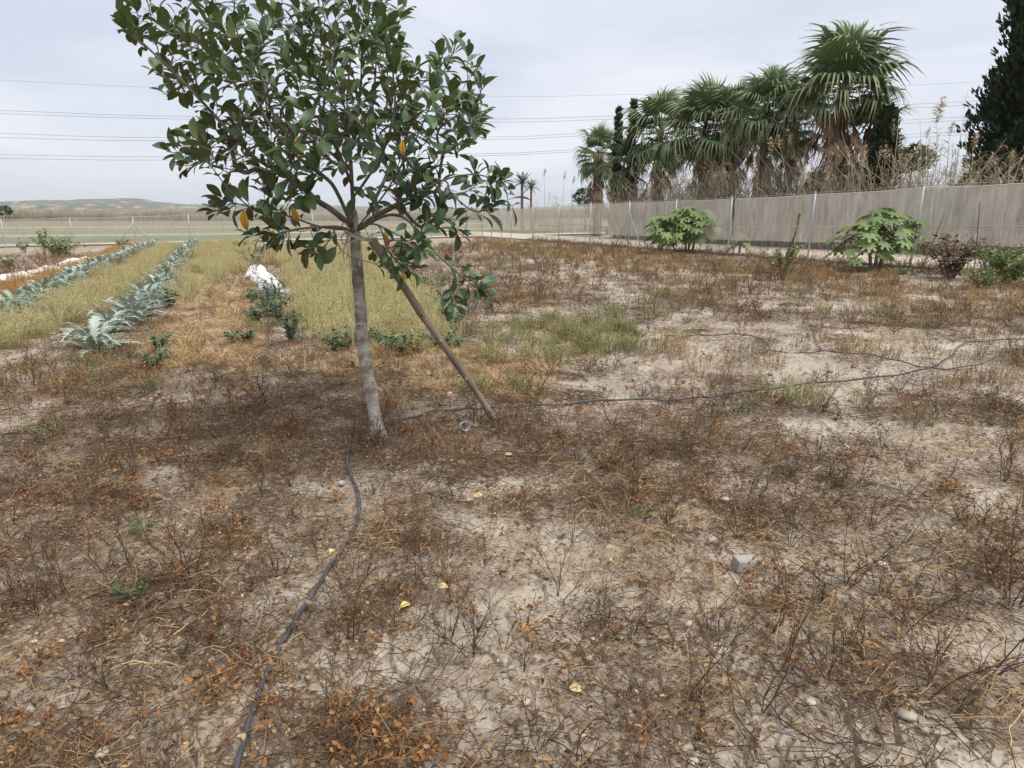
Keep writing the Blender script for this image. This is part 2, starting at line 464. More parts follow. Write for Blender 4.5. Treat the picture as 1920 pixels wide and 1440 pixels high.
def lfence_pt(u):
    d = ray(u, 470); s_ = (d.x * CORNER.y - d.y * CORNER.x) / (d.y * ldir.x - d.x * ldir.y)
    return on(CORNER.x + ldir.x * s_, CORNER.y + ldir.y * s_)

# ploughed field beyond the far fence, with its crop bands
def field_mat():
    m, nt, b, out = newmat('ploughed_field')
    s = attr(nt); n = noise(nt, .35, 5, .6); n2 = noise(nt, 2.5, 5, .6, stretch=(.15, 1.0, 1.0))
    t = math_(nt, 'ADD', s.outputs['Green'], math_(nt, 'MULTIPLY', math_(nt, 'SUBTRACT', n, .5), .02))
    col = ramp(nt, [(0, (.27, .21, .15)), (.035, (.30, .24, .17)), (.042, (.62, .55, .45)), (.060, (.62, .55, .45)), (.066, (.18, .17, .09)), (.075, (.26, .21, .14)), (.095, (.12, .155, .085)),
                    (.20, (.15, .19, .10)), (.22, (.50, .44, .34)), (.235, (.18, .19, .10)), (.40, (.22, .20, .12)), (.42, (.45, .40, .30)), (.44, (.20, .19, .12)), (.70, (.19, .19, .125)), (1, (.24, .21, .15))], t)
    col = mixc(nt, .5, col, ramp(nt, [(.3, (.7, .7, .7)), (.7, (1.25, 1.25, 1.25))], n2), 'MULTIPLY')
    nt.links.new(col, b.inputs['Base Color']); b.inputs['Roughness'].default_value = .95; b.inputs['Specular IOR Level'].default_value = .1
    return m
F0 = lfence_pt(-900); F1 = CORNER
def fld(S, T):
    x = -190 + S * 200 + 0 * T
    return x, CORNER.y + (x - CORNER.x) * ldir.y / ldir.x + .6 + (T ** 1.6) * 290
sheet('field', fld, 60, 60, field_mat(), .05)
M_TRACK = plain('pale_track_dirt', [(.36, .30, .235), (.48, .415, .335), (.57, .50, .41)], 2.2, .95, .1, .4, .02)
def trk(S, T):
    x = FA.x - fdir.x * 16 + fdir.x * S * 62 + fnor.x * (.35 + T * 4.3); y = FA.y - fdir.y * 16 + fdir.y * S * 62 + fnor.y * (.35 + T * 4.3)
    return x, y
sheet('dirt_track', trk, 80, 6, M_TRACK, .055)

# hills on the horizon
def build_hill(name, prof, Y0, depth, mat):
    us = [p[0] for p in prof]; xs = np.array([at(u, 402, Y0).x for u in us]); hs = np.array([at(0, v, Y0).z for u, v in prof])
    nx, ny = 160, 26
    X = np.linspace(xs[0], xs[-1], nx); hh = np.interp(X, xs, hs) + 4
    S = np.linspace(0, 1, ny)
    Xg, Sg = np.meshgrid(X, S, indexing='ij'); Hh = hh[:, None] * np.sin(np.pi * np.clip(Sg * .98 + .0, 0, 1)) ** .8
    nz = fbm(Xg / 60, Sg * 9, 71, 4) - .5; nz2 = fbm(Xg / 11, Sg * 45, 77, 3) - .5
    Z = Hh * (1 + .35 * nz) + 3.0 * nz2 * np.sin(np.pi * Sg) - 4
    Y = Y0 - depth / 2 + Sg * depth
    mb = MB(); V = np.stack([Xg, Y, Z], -1).reshape(-1, 3)
    mb.add(V, [(i * ny + j, (i + 1) * ny + j, (i + 1) * ny + j + 1, i * ny + j + 1) for i in range(nx - 1) for j in range(ny - 1)])
    o = mb.build(name, mat); tag(o, kind='structure'); return o
m_hill, nt, b, out = newmat('scrub_hill')
col = ramp(nt, [(.36, (.035, .05, .032)), (.46, (.075, .085, .05)), (.56, (.15, .135, .09)), (.64, (.42, .36, .28))], noise(nt, .03, 8, .72))
nt.links.new(col, b.inputs['Base Color']); b.inputs['Roughness'].default_value = .95
build_hill('hill', [(-700, 386), (-300, 386), (0, 383), (60, 378), (110, 376), (160, 377), (205, 373), (250, 374), (290, 379), (330, 384), (400, 385), (470, 388), (600, 391), (900, 394), (1200, 399)], 2200, 700, m_hill)
build_hill('hill', [(-700, 394), (0, 391), (300, 388), (420, 384), (520, 383), (640, 386), (800, 390), (1000, 391), (1300, 394), (1700, 392), (2300, 389), (2700, 395)], 3400, 700, m_hill)

# ------------------------------------------------------------------ fences
M_GALV = plain('galvanised_steel', [(.30, .32, .35), (.42, .44, .47)], 12, .45, .5, .1, .001, metallic=.35)
M_WIRE = plain('fence_wire', [(.36, .37, .38), (.46, .47, .48)], 5, .5, .4, 0)
def netmat(name, alpha, cols):
    m, nt, b, out = newmat(name)
    s = attr(nt)
    n = noise(nt, 1.1, 4, .6); n2 = noise(nt, 9, 4, .6, stretch=(1, 1, .12))
    col = ramp(nt, [(.3, cols[0]), (.7, cols[1])], n)
    d = N(nt, 'ShaderNodeBsdfDiffuse'); nt.links.new(col, d.inputs['Color'])
    t = N(nt, 'ShaderNodeBsdfTranslucent'); nt.links.new(col, t.inputs['Color'])
    mx = N(nt, 'ShaderNodeMixShader'); mx.inputs[0].default_value = .35
    nt.links.new(d.outputs[0], mx.inputs[1]); nt.links.new(t.outputs[0], mx.inputs[2])
    tr = N(nt, 'ShaderNodeBsdfTransparent')
    m2 = N(nt, 'ShaderNodeMixShader')
    a = math_(nt, 'ADD', math_(nt, 'MULTIPLY', math_(nt, 'SUBTRACT', n2, .5), .75), alpha, True)
    nt.links.new(a, m2.inputs[0]); nt.links.new(tr.outputs[0], m2.inputs[1]); nt.links.new(mx.outputs[0], m2.inputs[2])
    nt.links.new(m2.outputs[0], out.inputs['Surface'])
    nt.nodes.remove(b)
    return m
M_NET = netmat('beige_shade_net', .58, ((.60, .545, .465), (.76, .70, .615)))
M_NETL = netmat('thin_shade_net', .40, ((.38, .34, .29), (.47, .43, .37)))
M_DNET = netmat('dark_shade_net', .82, ((.03, .04, .035), (.06, .07, .06)))
M_STICK = plain('bamboo_stick', [(.36, .27, .17), (.52, .42, .29)], 14, .7, .2, .2)

def wire_panel(mb, p, q, h, pitch=.065, r=.0016):
    """diamond chain link between two posts"""
    L = (q - p).length; d = (q - p) / L; nrm = Vector((-d.y, d.x, 0))
    def strip(a, b):
        A = p + d * a[0] + Vector((0, 0, a[1])); B = p + d * b[0] + Vector((0, 0, b[1]))
        t = (B - A).normalized(); w = t.cross(nrm) * r; k = nrm * r
        mb.add([A + w, A - w * .5 + k, A - w * .5 - k, B + w, B - w * .5 + k, B - w * .5 - k], [(0, 1, 4, 3), (1, 2, 5, 4), (2, 0, 3, 5)])
    s = -h
    while s < L:
        a0 = max(0, s); b0 = min(L, s + h)
        if b0 - a0 > .01:
            strip((a0, a0 - s), (b0, b0 - s)); strip((a0, h - (a0 - s)), (b0, h - (b0 - s)))
        s += pitch * 1.4
def net_panel(p, q, z0p, z1p, z0q, z1q, amp, seed, nx=64, nz=10, slant=0.0):
    """a net hung between two posts with vertical folds and a sagging top"""
    L = (q - p).length; d = (q - p) / L; nrm = Vector((-d.y, d.x, 0))
    S, T = np.meshgrid(np.linspace(0, 1, nx), np.linspace(0, 1, nz), indexing='ij')
    lo = z0p + (z0q - z0p) * S; hi = z1p + (z1q - z1p) * S - .03 * np.sin(np.pi * S) * (.6 + .8 * vnoise(S * 3, S * 0 + seed))
    lo = lo + .05 * np.sin(np.pi * S) * (vnoise(S * 4, S * 0 + seed + 9) - .3)
    Z = lo + (hi - lo) * T
    off = amp * (fbm(S * 8 + T * slant, T * .9, seed, 2) - .5) * 2 + amp * .55 * (1 - np.abs(fbm(S * 24 + T * slant * 1.5, T * .7, seed + 3, 2) * 2 - 1) * 2)
    P = np.array(p)[None, None, :] * (1 - S[..., None]) + np.array(q)[None, None, :] * S[..., None]
    P = P + off[..., None] * np.array(nrm)[None, None, :]
    P[..., 2] = np.array(p)[2] * (1 - S) + np.array(q)[2] * S + Z
    mb = MB(); mb.add(P.reshape(-1, 3), [(i * nz + j, (i + 1) * nz + j, (i + 1) * nz + j + 1, i * nz + j + 1) for i in range(nx - 1) for j in range(nz - 1)],
                      np.stack([S, T, S * 0], -1).reshape(-1, 3))
    return mb
def fence(name, label, cols, ptfn, heights, net_lo, netm, tops, brace_at, kb, amp, leans):
    pts = [ptfn(u) for u in cols]
    root = thing(name, pts[0], label, 'fence'); o0 = Vector(pts[0])
    def rel(mb):
        for i in range(len(mb.v)): mb.v[i] = mb.v[i] - np.array(o0)
        return mb
    for i, (p, h) in enumerate(zip(pts, heights)):
        mb = MB(); ln = leans[i] if leans else (0, 0)
        top = p + Vector((ln[0], ln[1], h))
        mb.tube([p - Vector((0, 0, .25)), p, p + (top - p) * .5, top], .027, 10)
        po = rel(mb).build('post', M_GALV, root)
        mb = MB(); mb.tube([top - Vector((0, 0, .01)), top + Vector((0, 0, .012)), top + Vector((0, 0, .028))], [.031, .031, .016], 10)
        rel(mb).build('cap', M_GALV, po)
        if cols[i] in brace_at:
            dd = (pts[min(i + 1, len(pts) - 1)] - pts[max(i - 1, 0)]); dd.z = 0; dd.normalize()
            for sgn in (-1, 1):
                f = p + dd * sgn * 1.15; f = on(f.x, f.y)
                mb = MB(); mb.tube([p + Vector((0, 0, h * .8)), f - Vector((0, 0, .1))], .022, 8)
                rel(mb).build('brace', M_GALV, root)
    wires = [(.02, .0022), (.55, .0016), (.985, .0022)]
    for fz, r in wires:
        mb = MB(); path = []
        for i in range(len(pts)):
            path.append(pts[i] + Vector((0, 0, heights[i] * fz + .03)))
            if i < len(pts) - 1:
                path.append((pts[i] + pts[i + 1]) * .5 + Vector((0, 0, (heights[i] + heights[i + 1]) * .5 * fz + .03 - .02)))
        mb.tube(path, r + .0012, 4); rel(mb).build('tension_wire', M_WIRE, root)
    mb = MB()
    for i in range(len(pts) - 1):
        wire_panel(mb, pts[i], pts[i + 1], min(heights[i], heights[i + 1]) * .98)
    o = rel(mb).build('chain_link_mesh', M_WIRE, root, smooth=False); o['kind'] = 'stuff'
    for i in range(len(pts) - 1):
        h0, h1 = heights[i], heights[i + 1]
        mb = net_panel(pts[i] + kb, pts[i + 1] + kb, h0 * net_lo[i], h0 * tops, h1 * net_lo[i + 1], h1 * tops, amp, 5 + i, slant=U(-2, 2))
        npn = rel(mb).build('net_panel', netm, root)
        # the hem: a paler rolled edge along the top
        V = np.concatenate(mb.v); nz = 10
        for row, r in ((nz - 1, .010), (3, .006)):
            hb = MB(); hb.tube([Vector(v) for v in V[row::nz]], r, 4); hb.build('net_hem', M_HEM, npn)
    return root, pts
M_HEM = plain('pale_net_hem', [(.52, .47, .39), (.62, .57, .49)], 6, .8, .2, 0)
RC = [905, 922, 940, 958, 999, 1047, 1106, 1177, 1263, 1364, 1516, 1710, 1990, 2420]
RH = []
for u, yb, yt in ((905, 441, 396), (922, 443, 395), (940, 446, 394), (958, 448, 392), (999, 453, 387), (1047, 455, 384), (1106, 459, 380), (1177, 467, 377), (1263, 472, 374), (1364, 482, 370), (1516, 492, 361), (1710, 505, 347)):
    p = fence_pt(u); RH.append(at(u, yt, p.y).z - p.z)
RH += [RH[-1] + .02, RH[-1] + .02]
rleans = [(U(-.02, .02), 0) for _ in RC]; rleans[11] = (.07, 0); rleans[10] = (.02, 0); rleans[9] = (0.02, 0)
net_lo = [.32, .32, .31, .30, .29, .28, .27, .27, .27, .27, .28, .30, .31, .31]
R_FENCE, R_PTS = fence('wire_fence', 'long wire fence hung with beige shade net in front of the palms', RC, fence_pt, RH, net_lo, M_NET, .975, (1177,), fnor * .11, .07, rleans)
LC = [905, 810, 700, 590, 478, 360, 257, 140, 12, -150, -400]
LH = []
for u in LC:
    p = lfence_pt(u); yt = np.interp(u, [-400, 12, 140, 257, 360, 500, 700, 905], [424, 411, 408, 405.5, 402, 400, 397, 396]); LH.append(at(u, yt, p.y).z - p.z)
L_FENCE, L_PTS = fence('wire_fence', 'wire fence with thin see-through net along the ploughed field', LC, lfence_pt, LH, [.06] * len(LC), M_NETL, .985, (257,), Vector((0, .05, 0)), .035, None)
# bamboo sticks tied into the net
for a, b_, yy in ((1010, 1053, 422), (1100, 1146, 424)):
    p = fence_pt(a); q = fence_pt(b_)
    p = Vector((p.x, p.y, at(a, yy, p.y).z)) - fnor * .03; q = Vector((q.x, q.y, at(b_, yy + 1, q.y).z)) - fnor * .03
    mb = MB(); mb.tube(spline([p, (p + q) / 2 + Vector((0, 0, -.015)), q], 4), .022, 6)
    for i in range(len(mb.v)): mb.v[i] = mb.v[i] - np.array(R_PTS[0])
    mb.build('net_stick', M_STICK, R_FENCE)
# the dark net strung behind the fence
rp = [p + fnor * 4.6 for p in [fence_pt(u) for u in (1040, 1106, 1177, 1263, 1364, 1516, 1710, 1990)]]
root = thing('shade_net', rp[0], 'dark green shade net strung at the foot of the palms and reeds', 'net')
for i in range(len(rp) - 1):
    za = [1.75, 2.0, 2.05, 2.1, 2.1, 2.15, 2.2, 2.3][i]; zb = [1.75, 2.0, 2.05, 2.1, 2.1, 2.15, 2.2, 2.3][i + 1]
    mb = net_panel(rp[i], rp[i + 1], .9, za, .9, zb, .16, 33 + i, slant=3)
    for k in range(len(mb.v)): mb.v[k] = mb.v[k] - np.array(rp[0])
    mb.build('net_panel', M_DNET, root)
    mb = MB(); q = rp[i]; mb.tube([Vector((q.x, q.y, float(H(q.x, q.y)) - .2)) - Vector(rp[0]), Vector((q.x, q.y, q.z + za + .05)) - Vector(rp[0])], .03, 6); mb.build('post', M_STICK, root)

# ------------------------------------------------------------------ the young rubber tree
def leaf_geo(L, W, ns=5, prof=None, fold=.25, curl=.15, wave=0.0, seed=0):
    """a leaf along +Y with its upper side to +Z: three points across, ns + 1 along"""
    rr = random.Random(seed); V = []; C = []
    for i in range(ns + 1):
        t = i / ns; w = W * .5 * (prof(t) if prof else math.sin(math.pi * t) ** .8)
        z = -curl * L * t * t + .06 * L * math.sin(math.pi * t); y = L * t * (1 - .10 * abs(curl) * t)
        for k, sx in enumerate((-1, 0, 1)):
            wz = rr.uniform(-1, 1) * wave * W if k != 1 else 0
            V.append((sx * w, y, z + abs(sx) * w * fold + wz)); C.append((k / 2, t, .5))
    F = []
    for i in range(ns):
        for k in (0, 1):
            a = i * 3 + k; F.append((a, a + 1, a + 4, a + 3))
    return np.array(V), F, np.array(C)
def ob_prof(t): return max(0.02, math.sin(math.pi * min(1, t ** 1.15 * .97 + .02)) ** .62)
M_FLEAF = plant('rubber_leaf', [(.030, .066, .028), (.045, .092, .036), (.068, .122, .045), (.036, .080, .040), (.11, .16, .055)], .36, .5, under=(.10, .125, .042), rib=(.13, .17, .075), ribw=.03, transl=.12, mottle=.2)
M_FLEAFY = plant('yellow_rubber_leaf', [(.62, .34, .03), (.70, .42, .06)], .5, .3, rib=(.40, .20, .03), ribw=.04, transl=.2, tip=(.30, .14, .03))
def bark_mat():
    m, nt, b, out = newmat('rubber_bark')
    n = noise(nt, 11, 6, .7, stretch=(1, 1, 2.6)); n2 = noise(nt, 7, 5, .65); n3 = noise(nt, 40, 4, .6, stretch=(1, 1, 3))
    col = ramp(nt, [(.3, (.20, .172, .145)), (.5, (.34, .31, .275)), (.68, (.50, .47, .43))], n)
    col = mixc(nt, ramp(nt, [(.50, (0, 0, 0)), (.60, (.8, .8, .8))], n2), col, (.15, .112, .085))
    nt.links.new(col, b.inputs['Base Color']); b.inputs['Roughness'].default_value = .85; b.inputs['Specular IOR Level'].default_value = .2
    bump(nt, b, math_(nt, 'ADD', n, math_(nt, 'MULTIPLY', n3, .5)), .7, .006); return m
M_BARK = bark_mat()
M_LIMB = plain('limb_bark', [(.085, .066, .05), (.15, .125, .10), (.22, .195, .165)], 14, .8, .2, .4, .004)

def build_ficus():
    base = g(706, 815); Y0 = base.y
    root = thing('rubber_tree', base, 'young rubber tree with dark glossy leaves tied to a leaning pole', 'tree')
    B = base.copy()
    def P(u, v, d=0.0): return at(u, v, Y0 + d)
    # trunk with flare and swellings
    tp = spline([base - Vector((0.0, 0, .12)), base, P(697, 742), P(682, 655), P(674, 560), P(669, 490), P(667, 428), P(663, 395)], 7)
    mb = MB(); k = len(tp)
    zz = [p.z - base.z for p in tp]
    rad = [max(.029, (.047 - .010 * (max(z, 0) / 1.4)) + .030 * math.exp(-max(z, 0) / .055) + .0035 * math.sin(z * 23 + 1) * math.exp(-((z - .6) ** 2) / .3)) for z in zz]
    rad = [r * (.62 if z > 1.43 else (.86 if z > 1.36 else 1)) for r, z in zip(rad, zz)]
    mb.tube([p - B for p in tp], rad, 20)
    V = mb.v[0]; V[:] += (np.stack([fbm(V[:, 2] * 9, V[:, 0] * 22, 3, 3), fbm(V[:, 2] * 9, V[:, 0] * 22, 6, 3), np.full(len(V), .5)], 1) - .5) * .014
    trunk = mb.build('trunk', M_BARK, root)
    for (u, v, r) in ((676, 672, .016), (679, 715, .013), (671, 500, .017), (672, 610, .012)):   # bud scars
        p = P(u, v, -.045); sc = MB(); sc.tube([p + Vector((-r, 0, .004)), p + Vector((0, -.008, -.003)), p + Vector((r, 0, .003))], [.003, .006, .003], 6)
        for i in range(len(sc.v)): sc.v[i] = sc.v[i] - np.array(B)
        sc.build('bud_scar', M_LIMB, trunk)
    # main limbs (photograph column, row, depth from the trunk)
    limbs = [
        [(664, 428, 0), (620, 392, -.03), (590, 373, -.06), (553, 337, -.10), (484, 300, -.16), (427, 243, -.22), (383, 195, -.2), (322, 132, -.15), (240, 55, -.1)],
        [(661, 424, -.02), (630, 357, -.16), (610, 333, -.25), (565, 300, -.38), (510, 240, -.5), (470, 160, -.55), (440, 80, -.5)],
        [(664, 425, 0), (659, 325, .02), (654, 250, .03), (651, 183, .02), (659, 101, .0), (671, 30, 0), (678, -60, .0)],
        [(672, 424, .02), (700, 390, .04), (728, 353, .08), (780, 260, .12), (817, 170, .1), (850, 95, .05)],
        [(674, 428, -.02), (705, 405, -.08), (740, 386, -.12), (833, 337, -.16), (900, 328, -.15), (945, 350, -.18)],
        [(676, 430, -.03), (720, 405, -.2), (760, 410, -.32), (800, 455, -.38), (850, 505, -.36), (900, 545, -.33)],
        [(659, 432, -.02), (600, 425, -.12), (540, 405, -.2), (470, 388, -.22), (405, 372, -.18)],
        [(658, 318, .02), (612, 280, .32), (550, 230, .6), (540, 120, .7), (560, 40, .7)],
        [(661, 372, 0), (688, 335, -.35), (720, 280, -.65), (740, 200, -.75), (735, 120, -.7)],
        [(690, 400, .03), (728, 320, .36), (760, 220, .65), (770, 140, .7)],
        [(612, 388, -.04), (575, 362, -.32), (530, 330, -.65), (440, 300, -.8), (350, 262, -.75)],
        [(664, 434, -.06), (630, 425, -.25), (570, 428, -.4), (510, 440, -.46)],
        [(670, 432, -.07), (700, 420, -.3), (745, 440, -.45), (790, 470, -.5)],
        [(659, 345, .01), (635, 285, -.3), (600, 200, -.55), (600, 110, -.5), (610, 30, -.4)],
        [(656, 285, .025), (685, 235, .22), (700, 180, .35), (710, 70, .3), (730, -10, .2)],
    ]
    pos = []; par = []; dirs = []; limb = []; paths = []
    def addpath(pts, parent, li, skip=1):
        ids = [parent] if parent is not None else []
        for i, p in enumerate(pts):
            if parent is not None and i < skip: continue
            d = (pts[min(i + 1, len(pts) - 1)] - pts[max(i - 1, 0)]).normalized()
            pos.append(p); par.append(ids[-1] if ids else -1); dirs.append(d); limb.append(li); ids.append(len(pos) - 1)
        paths.append((ids, li)); return ids
    for li, L in enumerate(limbs):
        addpath(spline([P(*q) for q in L], 5), None, li)
    n_limb_nodes = len(pos)
    # crown outline in the photograph, tips spread through its depth
    outline = [(222, 40), (240, 5), (280, -60), (350, -60), (440, -20), (468, 20), (455, 70), (470, 88), (490, 70), (488, 20), (520, 5), (560, 12), (590, 15), (620, -30), (650, -85), (720, -70), (760, 0), (765, 35), (728, 60), (728, 78), (758, 80),
               (755, 108), (790, 120), (812, 92), (868, 74), (892, 110), (910, 150), (890, 190), (922, 210), (900, 258), (868, 282), (900, 300), (948, 322), (972, 375), (930, 398), (880, 392), (850, 410), (875, 440), (860, 470),
               (825, 440), (770, 420), (740, 400), (700, 380), (620, 395), (590, 470), (545, 475), (480, 462), (478, 435), (520, 410), (460, 398), (395, 398), (398, 368), (430, 340), (400, 318), (330, 312), (296, 270), (340, 240), (380, 220),
               (350, 195), (285, 172), (278, 125), (318, 100), (300, 80), (262, 85)]
    tips = []
    rr = random.Random(4)
    def clear(u, v, d, m):
        return all(math.hypot(u - a, v - b_) + 60 * abs(d - c) > m for a, b_, c in tips)
    for want, m in ((70, 46), (120, 34), (200, 26), (300, 21)):
        tries = 0
        while len(tips) < want and tries < 6000:
            tries += 1
            u = rr.uniform(215, 985); v = rr.uniform(-90, 480)
            if not inpoly(np.array(u), np.array(v), outline): continue
            e = min(1.0, math.hypot((u - 610) / 370, (v - 180) / 290))
            d = rr.uniform(-1, 1) * .92 * math.sqrt(max(.04, 1 - e * e))
            if v > 300: d = -abs(d) * .8 if rr.random() < .65 else d * .5
            if v > 265 and u < 720 and rr.random() < .12: continue
            if math.hypot((u - 650), (v - 390) * .8) < 75: continue
            if clear(u, v, d, m): tips.append((u, v, d))
    for q in ((226, 28, -.1), (245, 62, -.1), (228, 52, -.05), (880, 520, -.35), (905, 545, -.33), (845, 560, -.36), (868, 500, -.36), (915, 560, -.3), (850, 575, -.35), (470, 440, -.45), (500, 452, -.48), (525, 460, -.46), (790, 445, -.5), (795, 470, -.52),
              (640, 475, -.28), (600, 470, -.3), (735, 480, -.3), (760, 490, -.25), (700, 470, .15), (715, 500, -.1), (755, 515, -.2), (780, 505, -.2), (940, 340, -.15), (960, 385, -.18), (925, 385, -.2), (890, 350, .1), (575, 478, -.2), (820, 425, -.4)):
        tips.append(q)
    TP = [P(*t) for t in tips]
    fork = P(665, 428)
    order = sorted(range(len(TP)), key=lambda i: (TP[i] - fork).length)
    tip_info = []
    for i in order:
        p = TP[i]
        A = np.array([tuple(q) for q in pos]); D = np.array([tuple(q) for q in dirs])
        w = np.array(p) - A; dist = np.linalg.norm(w, axis=1) + 1e-6
        ca = (w * D).sum(1) / dist
        df = np.linalg.norm(A - np.array(fork), axis=1); dt = (p - fork).length
        cost = dist * (1 + .75 * (1 - ca)) + np.where(df > dt, .25, 0) + np.where(dist < .1, .12, 0) + np.where(df < .25, .22, 0)
        j = int(np.argmin(cost))
        q = pos[j]; L = (p - q).length
        outw = (p - fork).normalized()
        td = (outw * .6 + (p - q).normalized() * .6 + Vector((0, 0, .45 if tips[i][1] < 400 else .0)) + Vector((rr.uniform(-.3, .3), rr.uniform(-.3, .3), rr.uniform(-.1, .3)))).normalized()
        pts = bez(q, q + dirs[j] * L * .35 + Vector((0, 0, -.02)), p - td * L * .38, p, max(4, min(9, int(L / .05) + 3)))
        ids = addpath(pts, j, limb[j])
        tip_info.append((ids, td))
    # limb ends carry leaves too
    for ids, li in paths[:len(limbs)]:
        tip_info.append((ids, dirs[ids[-1]]))
    cnt = [0] * len(pos)
    for ids, td in tip_info:
        j = ids[-1]
        while j != -1: cnt[j] += 1; j = par[j]
    rad_ = [min(.030, .0024 * c ** .5) for c in cnt]
    for li in range(len(limbs)):
        mb = MB()
        for ids, l2 in paths:
            if l2 != li: continue
            R = [rad_[j] for j in ids]
            if len(R) > 1 and par[ids[0]] != -1 or ids[0] >= 0: R[0] = min(R[0], R[1] * 1.25) if len(R) > 1 else R[0]
            mb.tube([pos[j] - B for j in ids], R, 7 if max(R) > .007 else 5, rnd=rr.random())
        mb.build('branch', M_LIMB, root)
    # leaves: a spiral round each twig end
    geos = [leaf_geo(1, rr.uniform(.46, .56), 5, ob_prof, fold=rr.uniform(.12, .4), curl=rr.uniform(-.08, .20), wave=.03, seed=i) for i in range(8)]
    leaves = []
    for ids, td in tip_info:
        path = [pos[j] for j in ids]
        L = sum((path[i + 1] - path[i]).length for i in range(len(path) - 1))
        n = rr.randint(6, 9); a0 = rr.random() * 6.28; far = rr.uniform(.10, .17)
        nx = max(0, int((L - .2) / .09)) if rr.random() < .8 else 0
        for k in range(n + nx):
            if k < n: s = far * (k / n) ** 1.1
            else: s = far + .05 + (k - n) * .09 * rr.uniform(.7, 1.2)
            # walk back s metres from the tip
            rem = s; i = len(path) - 1; q = path[-1]
            while i > 0 and rem > (path[i] - path[i - 1]).length:
                rem -= (path[i] - path[i - 1]).length; i -= 1
            if i > 0: q = path[i] + (path[i - 1] - path[i]).normalized() * rem
            ax = (path[i] - path[i - 1]).normalized() if i > 0 else td
            if k < n: ax = (ax + td).normalized()
            a = a0 + k * 2.4 + rr.uniform(-.3, .3)
            e1 = ax.cross(Vector((.3, .2, 1))).normalized(); e2 = ax.cross(e1)
            side = e1 * math.cos(a) + e2 * math.sin(a)
            spread = .45 + .95 * min(1, k / max(1, n - 1)) + rr.uniform(-.18, .18)
            dv = ax * math.cos(spread) + side * math.sin(spread) + Vector((0, 0, .04 - .16 * (k / max(1, n))))
            if k >= n: dv += Vector((0, 0, -.30 * rr.random()))
            dv.normalize()
            size = rr.uniform(.062, .138) * (.62 if k == 0 else (.85 if k == 1 else 1))
            up = (ax * 1.0 + Vector((0, 0, 1.3)) + Vector((rr.uniform(-.3, .3), rr.uniform(-.5, .2), 0)))
            pet = rr.uniform(.018, .035)
            # keep the fork and the rope in sight
            e = q + dv * (pet + size * .6); w = Vector((e.x, e.y, e.z - EYE)); dp = w.y * _cp - w.z * _sp
            pu = 960 + FPX * w.x / dp; pv = 720 - FPX * (w.y * _sp + w.z * _cp) / dp
            if pv < 400 and pv > 0 and not any(inpoly(np.array(pu + ox), np.array(pv + oy), outline) for ox, oy in ((0, 0), (14, 0), (-14, 0), (0, 14), (0, -14))): continue
            if 632 < pu < 716 and 400 < pv < 520 and e.y < Y0 + .1: continue
            leaves.append((frame(dv, up, q + dv * pet, size), rr.randrange(8), rr.random(), q))
    # the ones that show largest become leaves of their own
    def showing(l):
        M = l[0]; p = M.translation; n = M.col[2].to_3d(); d = (p - Vector((0, 0, EYE)))
        return (M.col[1].to_3d().length ** 2) * (abs(n.normalized().dot(d.normalized())) + .15) / d.length ** 4
    leaves.sort(key=showing, reverse=True)
    meshes = []
    for i, ge in enumerate(geos):
        mb = MB(); mb.put(ge, np.eye(4)); pm = [Vector((0, -.22, 0)), Vector((0, 0, 0)), Vector((0, .05, 0))]
        mb.tube(pm, [.022, .02, .012], 4, cap=False); meshes.append(mb.mesh('leaf', M_FLEAF))
    for M, gi, r, q in leaves[:285]:
        Ml = M.copy(); Ml.translation = M.translation - B
        link('leaf', meshes[gi], root, Ml)
    mb = MB()
    for M, gi, r, q in leaves[285:]:
        Ml = M.copy(); Ml.translation = M.translation - B
        mb.put(geos[gi], Ml, r)
        mb.tube([q - B, M.translation - B], .002, 3, cap=False)
    o = mb.build('crown', M_FLEAF, root); o['kind'] = 'stuff'
    for du, dz in ((-14, .3), (-9, .9)):
        link('leaf', meshes[2], root, frame((-.7 if dz < .5 else -.2, -.4, dz), (0, -.5, 1), P(664, 688, -.06) - B, .055))
    # yellowing leaves that hang
    ymb = MB(); ymb.put(leaf_geo(1, .40, 5, ob_prof, .2, .25, .05, 5), np.eye(4)); yme = ymb.mesh('leaf', M_FLEAFY)
    for u, v, d, s_, dx in ((457, 393, -.2, .13, .02), (512, 432, -.42, .13, .1), (549, 388, -.3, .10, .25), (755, 262, -.7, .085, -.05), (557, 255, -.6, .11, .06), (720, 436, -.3, .085, .35), (757, 515, -.2, .07, -.1), (530, 402, -.35, .09, -.2)):
        p = P(u, v, d)
        y = link('leaf', yme, root, frame((dx, -.1, -1), (rr.uniform(-.3, .3), -1, .2), p - B, s_)); y['label'] = 'withered yellow leaf hanging from its twig'
    return root, leaves, P, Y0
FICUS, FLEAVES, FP, FY = build_ficus()

# leaning pole and the rope that ties it
M_POLE = plain('weathered_wood', [(.13, .10, .072), (.23, .185, .14), (.33, .28, .22)], 5, .85, .2, .6, .006, stretch=(1, 1, .10))
pb = g(926, 787); ptop = FP(697, 448, -.02)
pole = thing('support_pole', pb, 'weathered wooden pole leaning against the rubber tree', 'pole')
pd = (ptop - pb)
mb = MB(); pts = [pb - pd.normalized() * .12] + [pb + pd * t + Vector((.006 * math.sin(t * 9), 0, .010 * math.sin(t * 5))) for t in [i / 16 for i in range(17)]]
mb.tube([p - pb for p in pts], [.024 + .003 * math.sin(i * 1.3) + .002 * math.sin(i * 3.1) + .0003 * i for i in range(len(pts))], 12)
pshaft = mb.build('shaft', M_POLE, pole)
for t in (.25, .47, .62, .83):
    mb = MB(); p = pd * t; mb.tube([p + Vector((0, -.022, -.012)), p + Vector((.003, -.036, 0)), p + Vector((0, -.022, .016))], [.010, .013, .008], 7); mb.build('knot', M_POLE, pshaft)
